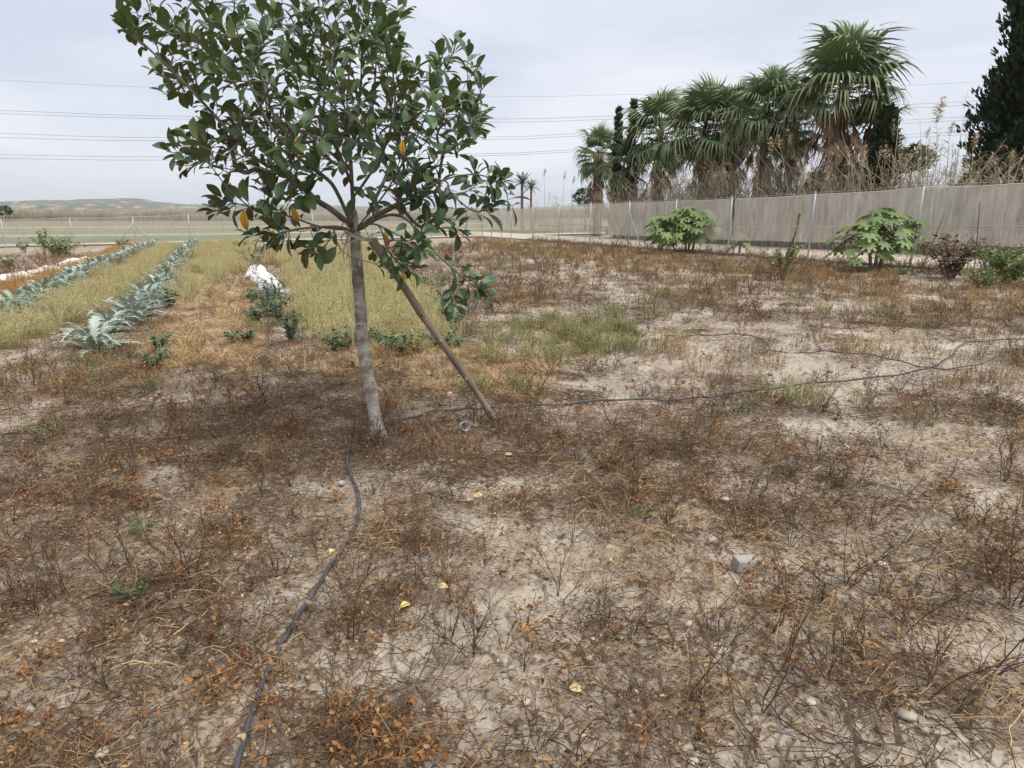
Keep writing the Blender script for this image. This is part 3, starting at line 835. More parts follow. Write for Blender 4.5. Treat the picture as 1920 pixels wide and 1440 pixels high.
M_ROPE = plain('twine', [(.50, .42, .31), (.66, .58, .46)], 60, .85, .2, .5, .003)
rope = thing('rope', FP(668, 448), 'pale twine looped round the trunk with its ends hanging down', 'rope')
rb = FP(668, 448)
def ropepart(name, pts, r=.0068):
    mb = MB(); mb.tube([Vector(p) - rb for p in spline(pts, 6)], r, 7); return mb.build(name, M_ROPE, rope)
c0 = FP(667, 445); c1 = FP(702, 452)
def ring(z0, tilt, k):
    out = []
    for i in range(17):
        a = i / 16 * 2 * math.pi
        r = .058 if math.cos(a) < 0 else .058 + .085 * max(0, math.cos(a)) ** 2
        out.append(c0 + Vector((math.cos(a) * r, math.sin(a) * .062 * (1 if math.cos(a) < .5 else .8), z0 + tilt * math.cos(a) + .006 * math.sin(3 * a + k))))
    return out
ropepart('loop', ring(.0, -.02, 0)); ropepart('loop', ring(.014, -.025, 2)); ropepart('loop', ring(-.02, .012, 4))
q = FP(645, 440, -.05)
ropepart('loop', [FP(652, 445, -.07), FP(642, 425, -.07), FP(646, 418, -.07), FP(652, 430, -.07), FP(640, 445, -.07), FP(648, 460, -.07), FP(655, 440, -.07)], .005)
ropepart('loose_end', [FP(652, 440, -.07), FP(645, 465, -.075), FP(644, 485, -.08), FP(652, 480, -.08), FP(650, 455, -.07)], .0045)
ropepart('loose_end', [FP(657, 440, -.07), FP(655, 470, -.075), FP(657, 520, -.07), FP(660, 600, -.065), FP(662, 655, -.07)], .0032)
ropepart('loose_end', [FP(676, 448, -.07), FP(677, 470, -.075), FP(674, 500, -.07)], .005)


# ------------------------------------------------------------------ fan palms behind the fence
M_FROND = plant('palm_frond', [(.065, .115, .042), (.095, .155, .058), (.13, .185, .078), (.075, .125, .058)], .5, .4, rib=None, transl=.12, mottle=.2, tip=(.22, .22, .12))
M_DEADF = plant('dead_palm_frond', [(.20, .125, .075), (.29, .20, .125), (.14, .088, .055), (.37, .275, .18)], .85, .15, transl=.08)
M_PTRUNK = plain('palm_trunk', [(.085, .052, .035), (.15, .095, .062), (.21, .145, .10)], 7, .9, .15, .9, .05, stretch=(1, 1, 2.5))
def fan_frond(seed, dead=False):
    """fan leaf: stalk along +Y, a folded fan of narrow leaflets whose ends droop"""
    rr = random.Random(seed); mb = MB()
    sl = rr.uniform(.8, 1.0)
    st = [Vector((0, t * sl, -.10 * t * t)) for t in (0, .35, .7, 1)]
    mb.tube(st, [.028, .02, .016, .012], 4, .5)
    hub = st[-1]; n = 26 if not dead else 22
    for i in range(n):
        a = (i / (n - 1) - .5) * math.radians(236 if not dead else 46)
        L = (1.05 - .25 * abs(i / (n - 1) - .5) * 2) * rr.uniform(.78, 1.14) * (1 if not dead else .95)
        wv = .050 if not dead else .020
        cup = .28 if not dead else -.1
        V = []; C = []; rnd = rr.random() * .25
        droop = rr.uniform(.4, 1.25) if not dead else rr.uniform(-.3, .6)
        for k, t in enumerate((.02, .4, .66, .85, 1.0)):
            rad = L * t
            bend = max(0, t - .5)
            x = math.sin(a) * rad * (1 - .30 * bend); y = hub.y + math.cos(a) * rad * (1 - .30 * bend); z = hub.z + cup * math.sin(math.pi * min(t, .6) / 1.2) * .35 * abs(math.sin(a)) - droop * bend * bend * 2.3 * L
            w = wv * (.25 if k == 0 else (1.0, 1.0, .62, .34, .08)[k])
            px, py = math.cos(a), -math.sin(a)
            f = .35 * w * (1 if i % 2 else -1)
            V += [(x - px * w, y - py * w, z - f), (x + px * w, y + py * w, z + f)]; C += [(0, t, rnd), (1, t, rnd)]
        mb.add(V, [(2 * k, 2 * k + 1, 2 * k + 3, 2 * k + 2) for k in range(4)], C)
    return mb
FM = [fan_frond(i).mesh('frond', M_FROND) for i in range(4)]
DM_GEO = []
for i in range(3):
    mb = fan_frond(40 + i, True); DM_GEO.append((np.concatenate(mb.v), mb.f, np.concatenate(mb.c)))
DM = [fan_frond(40 + i, True).mesh('dead_frond', M_DEADF) for i in range(3)]
def fan_palm(u, vtop, Y, label, spread, nf=24, dead=26, lean=(0, 0), elr=138, rt=.17):
    nf = int(nf * 1.35); dead = int(dead * 1.2)
    """u: column of the crown, vtop: row of its highest tips, Y: distance"""
    Y = behind(u, Y); top = at(u, vtop, Y); b = on(top.x - lean[0], Y - lean[1])
    rr = random.Random(int(u)); s = spread * 1.32 / 1.9
    crown = Vector((top.x, Y, top.z - 1.62 * s))
    root = thing('fan_palm', b, label, 'palm tree', 'fan palms behind the netted fence')
    tr = spline([b - Vector((0, 0, .3)), b.lerp(crown, .35) + Vector((rr.uniform(-.1, .1), 0, 0)), b.lerp(crown, .75), crown], 8)
    mb = MB(); rads = [rt * (1.25 if i == 0 else 1) * (1 + .13 * (i % 2)) for i in range(len(tr))]; mb.tube([p - b for p in tr], rads, 12); mb.build('trunk', M_PTRUNK, root)
    for i in range(nf):
        az = i * 2.39996 + rr.uniform(-.25, .25); el = math.radians(84 - elr * (i / (nf - 1)) ** .95 + rr.uniform(-8, 8))
        d = Vector((math.cos(az) * math.cos(el), math.sin(az) * math.cos(el), math.sin(el)))
        up = Vector((-math.cos(az) * math.sin(el), -math.sin(az) * math.sin(el), math.cos(el)))
        if i < 3: up = Vector((rr.uniform(-1, 1), -1, .4))
        link('frond', FM[rr.randrange(4)], root, frame(d, up, crown - b + Vector((0, 0, -.012 * i)), s * rr.uniform(.88, 1.1)))
    for i in range(dead):
        az = i * 2.39996 + rr.uniform(-.3, .3); el = math.radians(rr.uniform(-88, -58) if i > dead * .2 else rr.uniform(-60, -35))
        d = Vector((math.cos(az) * math.cos(el), math.sin(az) * math.cos(el), math.sin(el)))
        zt = -.15 - rr.random() ** 1.2 * (crown.z - b.z) * .45
        p = crown - b + Vector((math.cos(az) * rt * .8, math.sin(az) * rt * .8, zt))
        # stay with the trunk's line
        t = 1 + zt / max(.5, (crown.z - b.z)); off = (b.lerp(crown, t) - b); p = Vector((off.x + math.cos(az) * rt, off.y + math.sin(az) * rt, off.z))
        link('dead_frond', DM[rr.randrange(3)], root, frame(d, (math.cos(az), math.sin(az), .3), p, s * rr.uniform(.8, 1.15)))
    return root
fan_palm(1124, 234, 7.2, 'small fan palm at the far end of the palm row', 1.6, 20, 16, rt=.3)
fan_palm(1172, 262, 6.4, 'low fan palm crowded against the narrow cypress spires', 1.4, 14, 14)
fan_palm(1243, 165, 7.5, 'fan palm just beside the narrow cypress spires', 1.95, 24, 24)
fan_palm(1330, 152, 7.2, 'fan palm with the wide crown mid row above the paired papayas', 1.9, 26, 26)
fan_palm(1386, 148, 8.2, 'fan palm half hidden between two taller crowns', 1.75, 22, 20)
fan_palm(1446, 118, 7.0, 'slender fan palm with a tight upright tuft on top', 1.65, 24, 24)
fan_palm(1498, 152, 7.6, 'fan palm tucked under the tallest palm on its darker side', 1.45, 20, 20)
fan_palm(1597, 46, 7.0, 'tallest fan palm with a thick skirt of dead brown fronds', 1.85, 26, 60, elr=108)
fan_palm(1640, 172, 8.2, 'short fan palm merging with the skirt of the tallest palm', 1.2, 9, 26, elr=100)

# date palms far off
M_DATE = plant('date_frond', [(.05, .075, .05), (.075, .10, .065)], .6, .3)
def date_palm(u, v, Y, sc, label):
    p = at(u, v, Y); b = on(p.x, Y); root = thing('date_palm', b, label, 'palm tree')
    c = p - b; mb = MB(); mb.tube([Vector((0, 0, -.3)), c * .5, c], [.35 * sc, .28 * sc, .25 * sc], 8); mb.build('trunk', M_PTRUNK, root)
    fr = MB(); n = 12; L = 2.6
    pts = [Vector((0, L * t, .55 * t - 1.25 * t * t)) for t in [i / n for i in range(n + 1)]]
    fr.tube(pts, .025, 3)
    for i in range(1, n + 1):
        for k in range(3):
            for sd in (-1, 1):
                q = pts[i - 1].lerp(pts[i], k / 3); l = .5 * math.sin(math.pi * min(.95, (i + k / 3) / (n + 1.5))) + .1
                e = q + Vector((sd * l * .75, l * .55, -.12)); w = Vector((0, .03, .0))
                fr.add([q - w, q + w, e], [(0, 1, 2)])
    me = fr.mesh('frond', M_DATE)
    for i in range(26):
        az = i * 2.4; el = math.radians(75 - 95 * (i / 25))
        d = Vector((math.cos(az) * math.cos(el), math.sin(az) * math.cos(el), math.sin(el)))
        link('frond', me, root, frame(d, (-math.cos(az) * math.sin(el), -math.sin(az) * math.sin(el), math.cos(el) + .01), c, sc))
date_palm(979, 344, 62, .46, 'far date palm with a dark round crown beyond the fence')
date_palm(996, 353, 66, .38, 'smaller yellowish date palm leaning behind the dark round one')

# ------------------------------------------------------------------ cypresses
M_CYP = plant('cypress_spray', [(.014, .024, .013), (.024, .038, .019), (.038, .054, .027)], .75, .15, mottle=.2)
M_CYPT = plain('cypress_bark', [(.09, .07, .055), (.16, .13, .10)], 9, .9, .1, .5, .01, stretch=(1, 1, .2))
def spray(mb, p, d, L, rr, n=9):
    """a tuft of scale-leaf twigs"""
    rnd = rr.random()
    for i in range(n):
        dd = (Vector(d) + Vector((rr.uniform(-.7, .7), rr.uniform(-.7, .7), rr.uniform(-.5, .7)))).normalized()
        q = Vector(p) + Vector((rr.uniform(-.4, .4), rr.uniform(-.4, .4), rr.uniform(-.4, .4))) * L
        s = dd.cross(Vector((rr.uniform(-1, 1), rr.uniform(-1, 1), rr.uniform(-1, 1)))).normalized() * L * .16
        e = q + dd * L * rr.uniform(.6, 1.2)
        mb.add([q - s * .4, q + s * .4, (q + e) / 2 + s, e, (q + e) / 2 - s], [(0, 1, 2, 3), (0, 3, 4)], (.5, .5, (rnd + rr.uniform(-.1, .1)) % 1))
def cypress(u, vtop, Y, w, label, seed, n=900, L=.22, prof=None, base_v=None):
    rr = random.Random(seed); top = at(u, vtop, Y); b = on(top.x, Y); h = top.z - b.z
    root = thing('cypress_tree', b, label, 'cypress')
    mb = MB(); mb.tube([Vector((0, 0, -.3)), Vector((.02, 0, h * .5)), Vector((0, 0, h * .97))], [w * .12 + .04, w * .08 + .02, .01], 8); mb.build('trunk', M_CYPT, root)
    mb = MB()
    for i in range(n):
        t = rr.random(); a = rr.random() * 6.283
        r = w * (prof(t, a) if prof else (math.sin(math.pi * min(1, (1 - t) * .8 + .02)) ** .7)) * math.sqrt(rr.uniform(.35, 1)) * (.85 + .3 * vnoise(a * 1.5, t * 9, seed))
        spray(mb, (math.cos(a) * r, math.sin(a) * r, .25 + t * (h - .3)), (math.cos(a) * .5, math.sin(a) * .5, .9), L, rr, 7)
    o = mb.build('crown', M_CYP, root, smooth=False); o['kind'] = 'stuff'
    return root
SPIRE = lambda t, a: .04 + .96 * (1 - t) ** .8
cypress(1161, 203, behind(1161, 6.2), .40, 'narrow dark cypress spire nearest the small end palm', 3, 420, .26, prof=SPIRE)
cypress(1188, 190, behind(1188, 6.6), .40, 'taller narrow cypress spire rising behind the low palm', 4, 420, .26, prof=SPIRE)
cypress(1666, 205, behind(1666, 6.3), .55, 'dark column cypress standing just beyond the tallest palm', 5, 520, .26)
def conifer():
    Y = 24.0; b = on(at(1885, 330, Y).x + .25, Y); top = at(1885, -150, Y); h = top.z - b.z; rr = random.Random(9)
    root = thing('cypress_tree', b, 'big ragged dark conifer at the edge of the picture', 'conifer')
    mb = MB(); mb.tube([Vector((0, 0, -.3)), Vector((.1, 0, h * .4)), Vector((.02, 0, h * .75)), Vector((0, 0, h))], [.28, .2, .11, .02], 10); mb.build('trunk', M_CYPT, root)
    bm = MB(); fm = MB()
    for i in range(170):
        t = (i + rr.random()) / 170; z = .3 + t * (h - .3); a = i * 2.4 + rr.uniform(-.4, .4)
        hv = z / h
        rmax = np.interp(hv, [0, .12, .3, .45, .56, .63, .7, .85, 1], [1.35, 1.5, 1.45, 1.25, .95, .6, .95, .95, .3]) * rr.uniform(.55, 1.1)
        e = Vector((math.cos(a) * rmax, math.sin(a) * rmax, z + rmax * .75)); s0 = Vector((0, 0, z))
        bm.tube([s0, s0.lerp(e, .5) + Vector((0, 0, -.12)), e], [.03, .018, .005], 4)
        for k in range(30):
            f = rr.uniform(.25, 1.05); p = s0.lerp(e, f) + Vector((rr.gauss(0, .15), rr.gauss(0, .15), rr.gauss(0, .18)))
            spray(fm, p, (math.cos(a) * .5, math.sin(a) * .5, .8), .24, rr, 8)
    bm.build('branches', M_CYPT, root); o = fm.build('crown', M_CYP, root, smooth=False); o['kind'] = 'stuff'
conifer()

# ------------------------------------------------------------------ giant reeds
M_CANE = plant('dry_cane', [(.38, .33, .245), (.50, .44, .335), (.28, .235, .17), (.19, .155, .11)], .65, .3)
M_RLEAF = plant('reed_leaf', [(.10, .13, .05), (.16, .17, .075), (.24, .21, .11), (.075, .10, .04)], .6, .3, transl=.15)
M_RDRY = plant('dry_reed_leaf', [(.34, .285, .19), (.45, .385, .27), (.24, .19, .125)], .75, .2, transl=.15)
M_PLUME = plant('reed_plume', [(.52, .42, .27), (.62, .52, .36), (.44, .34, .21)], .9, .1, transl=.25)
def blade(mb, p, d, L, w, rr, droop=.6, mi=0, ns=4):
    p = Vector(p); d = Vector(d).normalized(); s = d.cross(Vector((0, 0, 1)))
    if s.length < .05: s = Vector((1, 0, 0))
    s.normalize(); V = []; C = []; r = rr.random()
    for i in range(ns + 1):
        t = i / ns; q = p + d * L * t + Vector((0, 0, -droop * L * t * t)); ww = w * (1 - t ** 1.6) * (.5 + .5 * min(1, t * 5)) + .0008
        V += [q - s * ww, q + s * ww]; C += [(0, t, r), (1, t, r)]
    mb.add(V, [(2 * i, 2 * i + 1, 2 * i + 3, 2 * i + 2) for i in range(ns)], C, mi)
def cane_path(h, lean, rr, az=0):
    return [Vector((math.cos(az) * lean * t * t * h, math.sin(az) * lean * t * t * h, h * t * (1 - .1 * lean * t))) for t in (0, .25, .5, .75, 1)]
def plume(mb, p, d, L, rr, mi, n=70):
    d = Vector(d).normalized()
    for i in range(n):
        t = rr.random(); q = Vector(p) + d * L * t; a = rr.random() * 6.283
        o = Vector((math.cos(a), math.sin(a), rr.uniform(-.2, .9))).normalized(); l = L * .36 * math.sin(math.pi * (.12 + .8 * t)) * rr.uniform(.5, 1.2)
        e = q + o * l + Vector((0, 0, -.15 * l)); s = o.cross(d).normalized() * .011 * (L / .35)
        mb.add([q, (q + e) / 2 + s, e, (q + e) / 2 - s], [(0, 1, 2, 3)], (.5, .5, rr.random()), mi)
def reed_variant(seed, kind):
    rr = random.Random(seed); mb = MB()
    h = rr.uniform(2.4, 3.4); az = rr.random() * 6.28; lean = rr.uniform(.02, .3) if kind != 'broken' else rr.uniform(.35, .7)
    pa = cane_path(h, lean, rr, az); mb.tube(pa, [.013, .012, .010, .008, .004], 4, rr.random(), 0, False)
    nl = {'bare': 3, 'broken': 4, 'green': 16, 'plume': 11, 'leafdry': 14}[kind]
    for i in range(nl):
        t = rr.uniform(.25, .97); j = min(3, int(t * 4)); p = pa[j].lerp(pa[j + 1], t * 4 - j); a = az + (i % 2) * math.pi + rr.uniform(-.6, .6)
        blade(mb, p, (math.cos(a), math.sin(a), rr.uniform(.3, 1.1)), rr.uniform(.35, .6), rr.uniform(.012, .022), rr, rr.uniform(.4, .9), 1 if kind in ('green', 'plume') and rr.random() < .75 else 2)
    if kind == 'plume': plume(mb, pa[-1] - Vector((0, 0, .1)), (math.cos(az) * .3, math.sin(az) * .3, 1), rr.uniform(.35, .5), rr, 3)
    return mb
RMATS = [M_CANE, M_RLEAF, M_RDRY, M_PLUME]

PROTO = {}
def proto(key, mb, mats, smooth=True):
    o = bpy.data.objects.new('source_' + key, mb.mesh('source_' + key, mats, smooth)); return o
def scatter(name, label, cat, protos, P, rotz, scl, idx, tilt=None):
    """one mass of alike small growth: mesh points carrying copies of the source meshes"""
    n = len(P)
    me = bpy.data.meshes.new(name); me.vertices.add(n); me.vertices.foreach_set('co', np.asarray(P, np.float32).ravel())
    rot = np.zeros((n, 3), np.float32); rot[:, 2] = rotz
    if tilt is not None: rot[:, :2] = tilt
    a = me.attributes.new('rot', 'FLOAT_VECTOR', 'POINT'); a.data.foreach_set('vector', rot.ravel())
    scl = np.asarray(scl, np.float32)
    if scl.ndim == 1: scl = np.repeat(scl[:, None], 3, 1)
    a = me.attributes.new('scl', 'FLOAT_VECTOR', 'POINT'); a.data.foreach_set('vector', np.ascontiguousarray(scl).ravel())
    a = me.attributes.new('idx', 'INT', 'POINT'); a.data.foreach_set('value', np.asarray(idx, np.int32))
    o = link(name, me); tag(o, label, cat, kind='stuff')
    ng = bpy.data.node_groups.new(name, 'GeometryNodeTree')
    ng.interface.new_socket('Geometry', in_out='INPUT', socket_type='NodeSocketGeometry'); ng.interface.new_socket('Geometry', in_out='OUTPUT', socket_type='NodeSocketGeometry')
    gi = ng.nodes.new('NodeGroupInput'); go = ng.nodes.new('NodeGroupOutput')
    join = ng.nodes.new('GeometryNodeJoinGeometry')
    for p in reversed(protos):
        oi = ng.nodes.new('GeometryNodeObjectInfo'); oi.inputs['Object'].default_value = p; oi.inputs['As Instance'].default_value = False
        g2 = ng.nodes.new('GeometryNodeGeometryToInstance'); ng.links.new(oi.outputs['Geometry'], g2.inputs[0]); ng.links.new(g2.outputs[0], join.inputs[0])
    iop = ng.nodes.new('GeometryNodeInstanceOnPoints'); iop.inputs['Pick Instance'].default_value = True
    def na(nm, t):
        k = ng.nodes.new('GeometryNodeInputNamedAttribute'); k.data_type = t; k.inputs['Name'].default_value = nm; return k.outputs['Attribute']
    e2r = ng.nodes.new('FunctionNodeEulerToRotation'); ng.links.new(na('rot', 'FLOAT_VECTOR'), e2r.inputs[0])
    ng.links.new(gi.outputs[0], iop.inputs['Points']); ng.links.new(join.outputs[0], iop.inputs['Instance']); ng.links.new(na('idx', 'INT'), iop.inputs['Instance Index'])
    ng.links.new(e2r.outputs[0], iop.inputs['Rotation']); ng.links.new(na('scl', 'FLOAT_VECTOR'), iop.inputs['Scale']); ng.links.new(iop.outputs[0], go.inputs[0])
    md = o.modifiers.new('scatter', 'NODES'); md.node_group = ng
    return o

RV = [proto('reed%d' % i, reed_variant(100 + i, k), RMATS) for i, k in enumerate(('bare', 'bare', 'bare', 'broken', 'broken', 'leafdry', 'leafdry', 'green', 'green', 'plume', 'plume'))]
# between the track and the palms
n = 2400
s_ = RNG.uniform(-9, 23, n); t_ = 4.5 + RNG.random(n) ** 1.3 * 2.6
X = FA.x + fdir.x * s_ + fnor.x * t_; Y = FA.y + fdir.y * s_ + fnor.y * t_
idx = RNG.choice(11, n, p=[.13, .13, .12, .10, .09, .10, .08, .09, .08, .05, .03])
s_ = np.where((s_ < 2) & (RNG.random(n) < .35), RNG.uniform(4, 20, n), s_)
X = FA.x + fdir.x * s_ + fnor.x * t_; Y = FA.y + fdir.y * s_ + fnor.y * t_
idx = np.where((s_ < 1.5) & (RNG.random(n) < .45), RNG.choice([7, 8, 9, 10], n), idx)
sc_ = RNG.uniform(.75, 1.35, n) * np.interp(s_, [-9, 0, 5, 9, 16, 23], [.78, .8, .9, .98, .93, .85])
scatter('reeds', 'thicket of dry broken canes and reeds under the fan palms', 'reeds', RV, np.stack([X, Y, H(X, Y)], 1), RNG.random(n) * 6.28, sc_, idx, RNG.normal(0, .12, (n, 2)))
# reeds behind the far end of the fence
n = 520
X = RNG.uniform(-2, 12, n); Y = CORNER.y + 8 + RNG.random(n) * 14
idx = RNG.choice(11, n, p=[.12, .12, .1, .04, .04, .1, .1, .14, .14, .05, .05])
keep = X - 0 < (Y - 0) * .115
X, Y, idx = X[keep], Y[keep], idx[keep]; n = len(X)
scatter('reeds', 'loose low reeds beyond the far end of the fence below the date palms', 'reeds', RV, np.stack([X, Y, H(X, Y)], 1), RNG.random(n) * 6.28, RNG.uniform(.45, .85, n) * np.where(RNG.random(n) < .07, 1.55, 1), idx, RNG.normal(0, .08, (n, 2)))
# far reed bed across the field: clumps
def reed_clump(seed):
    rr = random.Random(seed); mb = MB()
    for i in range(16):
        x, y = rr.uniform(-1.2, 1.2), rr.uniform(-.8, .8); h = rr.uniform(2.0, 3.2); a = rr.random() * 6.28
        pa = [Vector((x, y, 0)), Vector((x + .05 * math.cos(a), y, h * .6)), Vector((x + .22 * math.cos(a), y + .1, h))]
        mb.tube(pa, [.03, .025, .01], 3, rr.random(), 0, False)
        for k in range(7): blade(mb, pa[0].lerp(pa[1], rr.uniform(.3, 1)), (math.cos(a + k * 2), math.sin(a + k * 2), .8), .7, .04, rr, .5, rr.choice((1, 2, 2)), 2)
        plume(mb, pa[2] - Vector((0, 0, .3)), (.1, 0, 1), .55, rr, 3, 9)
    return mb
M_FRL = plant('far_reed_leaf', [(.15, .135, .08), (.21, .175, .11), (.10, .10, .06)], .8, .1)
RCL = [proto('reed_clump%d' % i, reed_clump(i), [M_CANE, M_FRL, M_RDRY, M_PLUME]) for i in range(4)]
n = 2600
X = RNG.uniform(-190, 40, n); Y = 205 + RNG.random(n) * 40
scatter('reed_bed', 'long band of tan reeds along the far side of the ploughed field', 'reeds', RCL, np.stack([X, Y, H(X, Y)], 1), RNG.random(n) * 6.28, RNG.uniform(.6, 1.35, n) * (1 + .5 * (fbm(X / 9, Y / 9, 5, 2) - .4)) * .82, RNG.integers(0, 4, n))

# the reeds that stand out above the rest
def giant_reed(u, vtop, Y, label, green, plume_l, leanpx=0, seed=0, nl=12):
    rr = random.Random(seed); top = at(u, vtop, Y); b = on(at(u - leanpx, 350, Y).x, Y)
    root = thing('giant_reed', b, label, 'reed', 'tall reeds standing above the thicket')
    e = top - b; e.y = 0
    pa = [Vector((e.x * t * t, 0, e.z * t)) for t in (0, .25, .5, .75, 1)]
    pa[-1] = pa[-1] - Vector((0, 0, plume_l))
    mb = MB(); mb.tube(pa, [.015, .014, .012, .009, .005], 6, rr.random()); mb.build('cane', M_CANE, root)
    for i in range(nl):
        t = .45 + .5 * i / max(1, nl); j = min(3, int(t * 4)); p = pa[j].lerp(pa[j + 1], t * 4 - j); a = (i % 2) * math.pi + rr.uniform(-.5, .5)
        mb = MB(); blade(mb, (0, 0, 0), (math.cos(a), math.sin(a), rr.uniform(.35, .9)), rr.uniform(.4, .65), rr.uniform(.018, .028), rr, rr.uniform(.3, .7)); q = mb.build('leaf', M_RLEAF if green else M_RDRY, root); q.location = p
    if plume_l:
        mb = MB(); plume(mb, (0, 0, 0), (.15, 0, 1), plume_l, rr, 0, 150); q = mb.build('plume', M_PLUME, root); q.location = pa[-1]
GR = [(1762, 180, 19.5, 'tallest green reed, its feathery plume high above the fence', 1, .75, 6), (1784, 228, 20, 'green reed with a round tan plume right of the tallest reed', 1, .4, 10), (1740, 238, 21, 'reed with a small brown plume left of the tallest reed', 1, .35, 2),
      (1829, 250, 19.5, 'plumed reed standing in front of the big conifer', 1, .45, 8), (1855, 292, 18, 'drooping pale plume of a reed at the conifer foot', 1, .45, -22), (1898, 280, 18, 'reed with a starry tan plume near the picture edge', 1, .35, 6),
      (1724, 262, 20, 'pair-like tan plume reed between the dark column cypress and the tallest reed', 1, .35, -5), (1360, 250, 26, 'tan plumed reed in front of the palm mid row', 0, .5, 5), (1425, 245, 25, 'tan plumed reed beneath the slender upright palm', 0, .5, 3),
      (1400, 275, 25.5, 'short tan plumed reed between two plumed neighbours under the palms', 0, .45, -4), (1355, 312, 25, 'low bushy plume among the broken canes', 0, .5, -8), (1570, 290, 20, 'pale plumed reed before the skirt of the tallest palm', 0, .5, 4),
      (1556, 308, 20.5, 'lower pale plume tucked against the tallest palm', 0, .45, -4), (1480, 255, 23, 'tan plume reed left of the tallest palm', 0, .4, 4), (1690, 265, 21, 'brown plume reed rising beside the dark column cypress', 0, .35, 6),
      (1686, 215, 21, 'bare pale cane slanting up beside the dark column cypress', 0, 0, 12), (1725, 222, 20.5, 'thin bare cane left of the tallest green reed', 0, 0, -8), (1808, 220, 20, 'thin bare cane before the far mast', 0, 0, -14), (1020, 315, 50, 'slim feathery reed far beyond the end of the fence', 0, .6, -2), (1058, 320, 48, 'slim grey reed far off left of the end palm', 0, .6, 2), (1075, 330, 46, 'thin reed just left of the end palm', 0, .5, 2)]
for i, (u, v, Y, lab, gr_, pl, ln) in enumerate(GR):
    giant_reed(u, v, behind(u, 4.3 + (i % 5) * .25) if u > 1100 else Y, lab, gr_, pl, ln, i, 12 if gr_ else (5 if pl else 1))

# small far trees
def round_tree(u, v, Y, r, label, seed):
    rr = random.Random(seed); p = at(u, v, Y); b = on(p.x, Y); root = thing('far_tree', b, label, 'tree'); h = max(.6, p.z - b.z)
    mb = MB(); mb.tube([Vector((0, 0, -.2)), Vector((0, 0, h))], [.1 * r, .04 * r], 6); mb.build('trunk', M_CYPT, root)
    mb = MB()
    for i in range(150):
        a = rr.random() * 6.28; z = rr.uniform(-.8, 1); q = math.sqrt(max(0, 1 - z * z)) * rr.uniform(.6, 1.1)
        spray(mb, (math.cos(a) * q * r, math.sin(a) * q * r, h + z * r * .8), (math.cos(a), math.sin(a), .5), r * .35, rr, 5)
    o = mb.build('crown', M_CYPG, root, smooth=False); o['kind'] = 'stuff'
M_CYPG = plant('far_foliage', [(.03, .05, .022), (.05, .075, .032), (.07, .095, .04)], .75, .15)
round_tree(8, 396, 190, 1.6, 'small dark pointed tree at the foot of the hill', 2)
round_tree(1098, 372, 60, .9, 'small dark green tree left of the end palm', 5)
round_tree(1712, 300, 40, .9, 'low green tree behind the reeds beside the dark column cypress', 6)
round_tree(1692, 306, 40, .8, 'low pale bush between the dark column cypress and the low green tree', 7)

# ------------------------------------------------------------------ papayas and saplings along the fence
M_PAP = plant('papaya_leaf', [(.075, .135, .035), (.12, .19, .05), (.18, .25, .07), (.06, .11, .035)], .5, .4, transl=.14, mottle=.15, rib=(.20, .24, .10), ribw=.02)
M_PAPS = plain('papaya_stem', [(.13, .14, .08), (.20, .19, .12)], 10, .8, .2, .3)
M_PET = plant('papaya_stalk', [(.19, .22, .09), (.26, .26, .12)], .6, .3)
def papaya_leaf(seed):
    rr = random.Random(seed); V = [(0, 0, 0)]; C = [(.5, 0, .5)]; F = []
    for k in range(7):
        a = math.radians(-125 + 250 * k / 6); L = (.34 if k in (2, 3, 4) else .27) * rr.uniform(.85, 1.1)
        dx, dy = math.sin(a), math.cos(a); px, py = dy, -dx
        def pt(t, w, z): V.append((dx * L * t + px * w * L, dy * L * t + py * w * L, z * L)); C.append((.5 + w, t, .5)); return len(V) - 1
        dr = rr.uniform(.1, .3)
        a0 = pt(.25, -.11, .03); b0 = pt(.25, .11, .03); m0 = pt(.3, 0, .0)
        l1 = pt(.62, -.27, -.02 - dr * .3); r1 = pt(.60, .27, -.02 - dr * .3); m1 = pt(.5, 0, -dr * .2); na = pt(.62, -.10, 0 - dr * .25); nb = pt(.6, .10, -dr * .25)
        l2 = pt(.85, -.17, -dr * .7); r2 = pt(.88, .17, -dr * .7); e = pt(1.08, 0, -dr); m2 = pt(.78, 0, -dr * .5)
        F += [(0, m0, a0), (0, b0, m0), (a0, m0, m1, na), (m0, b0, nb, m1), (a0, na, l1), (b0, r1, nb), (na, m1, m2), (m1, nb, m2), (na, m2, l2), (nb, r2, m2), (m2, e, l2), (m2, r2, e)]
    return np.array(V), F, np.array(C)
PAPM = []
for i in range(4):
    mb = MB(); ge = papaya_leaf(i); mb.put(ge, np.eye(4)); PAPM.append(mb.mesh('leaf', M_PAP, smooth=False))
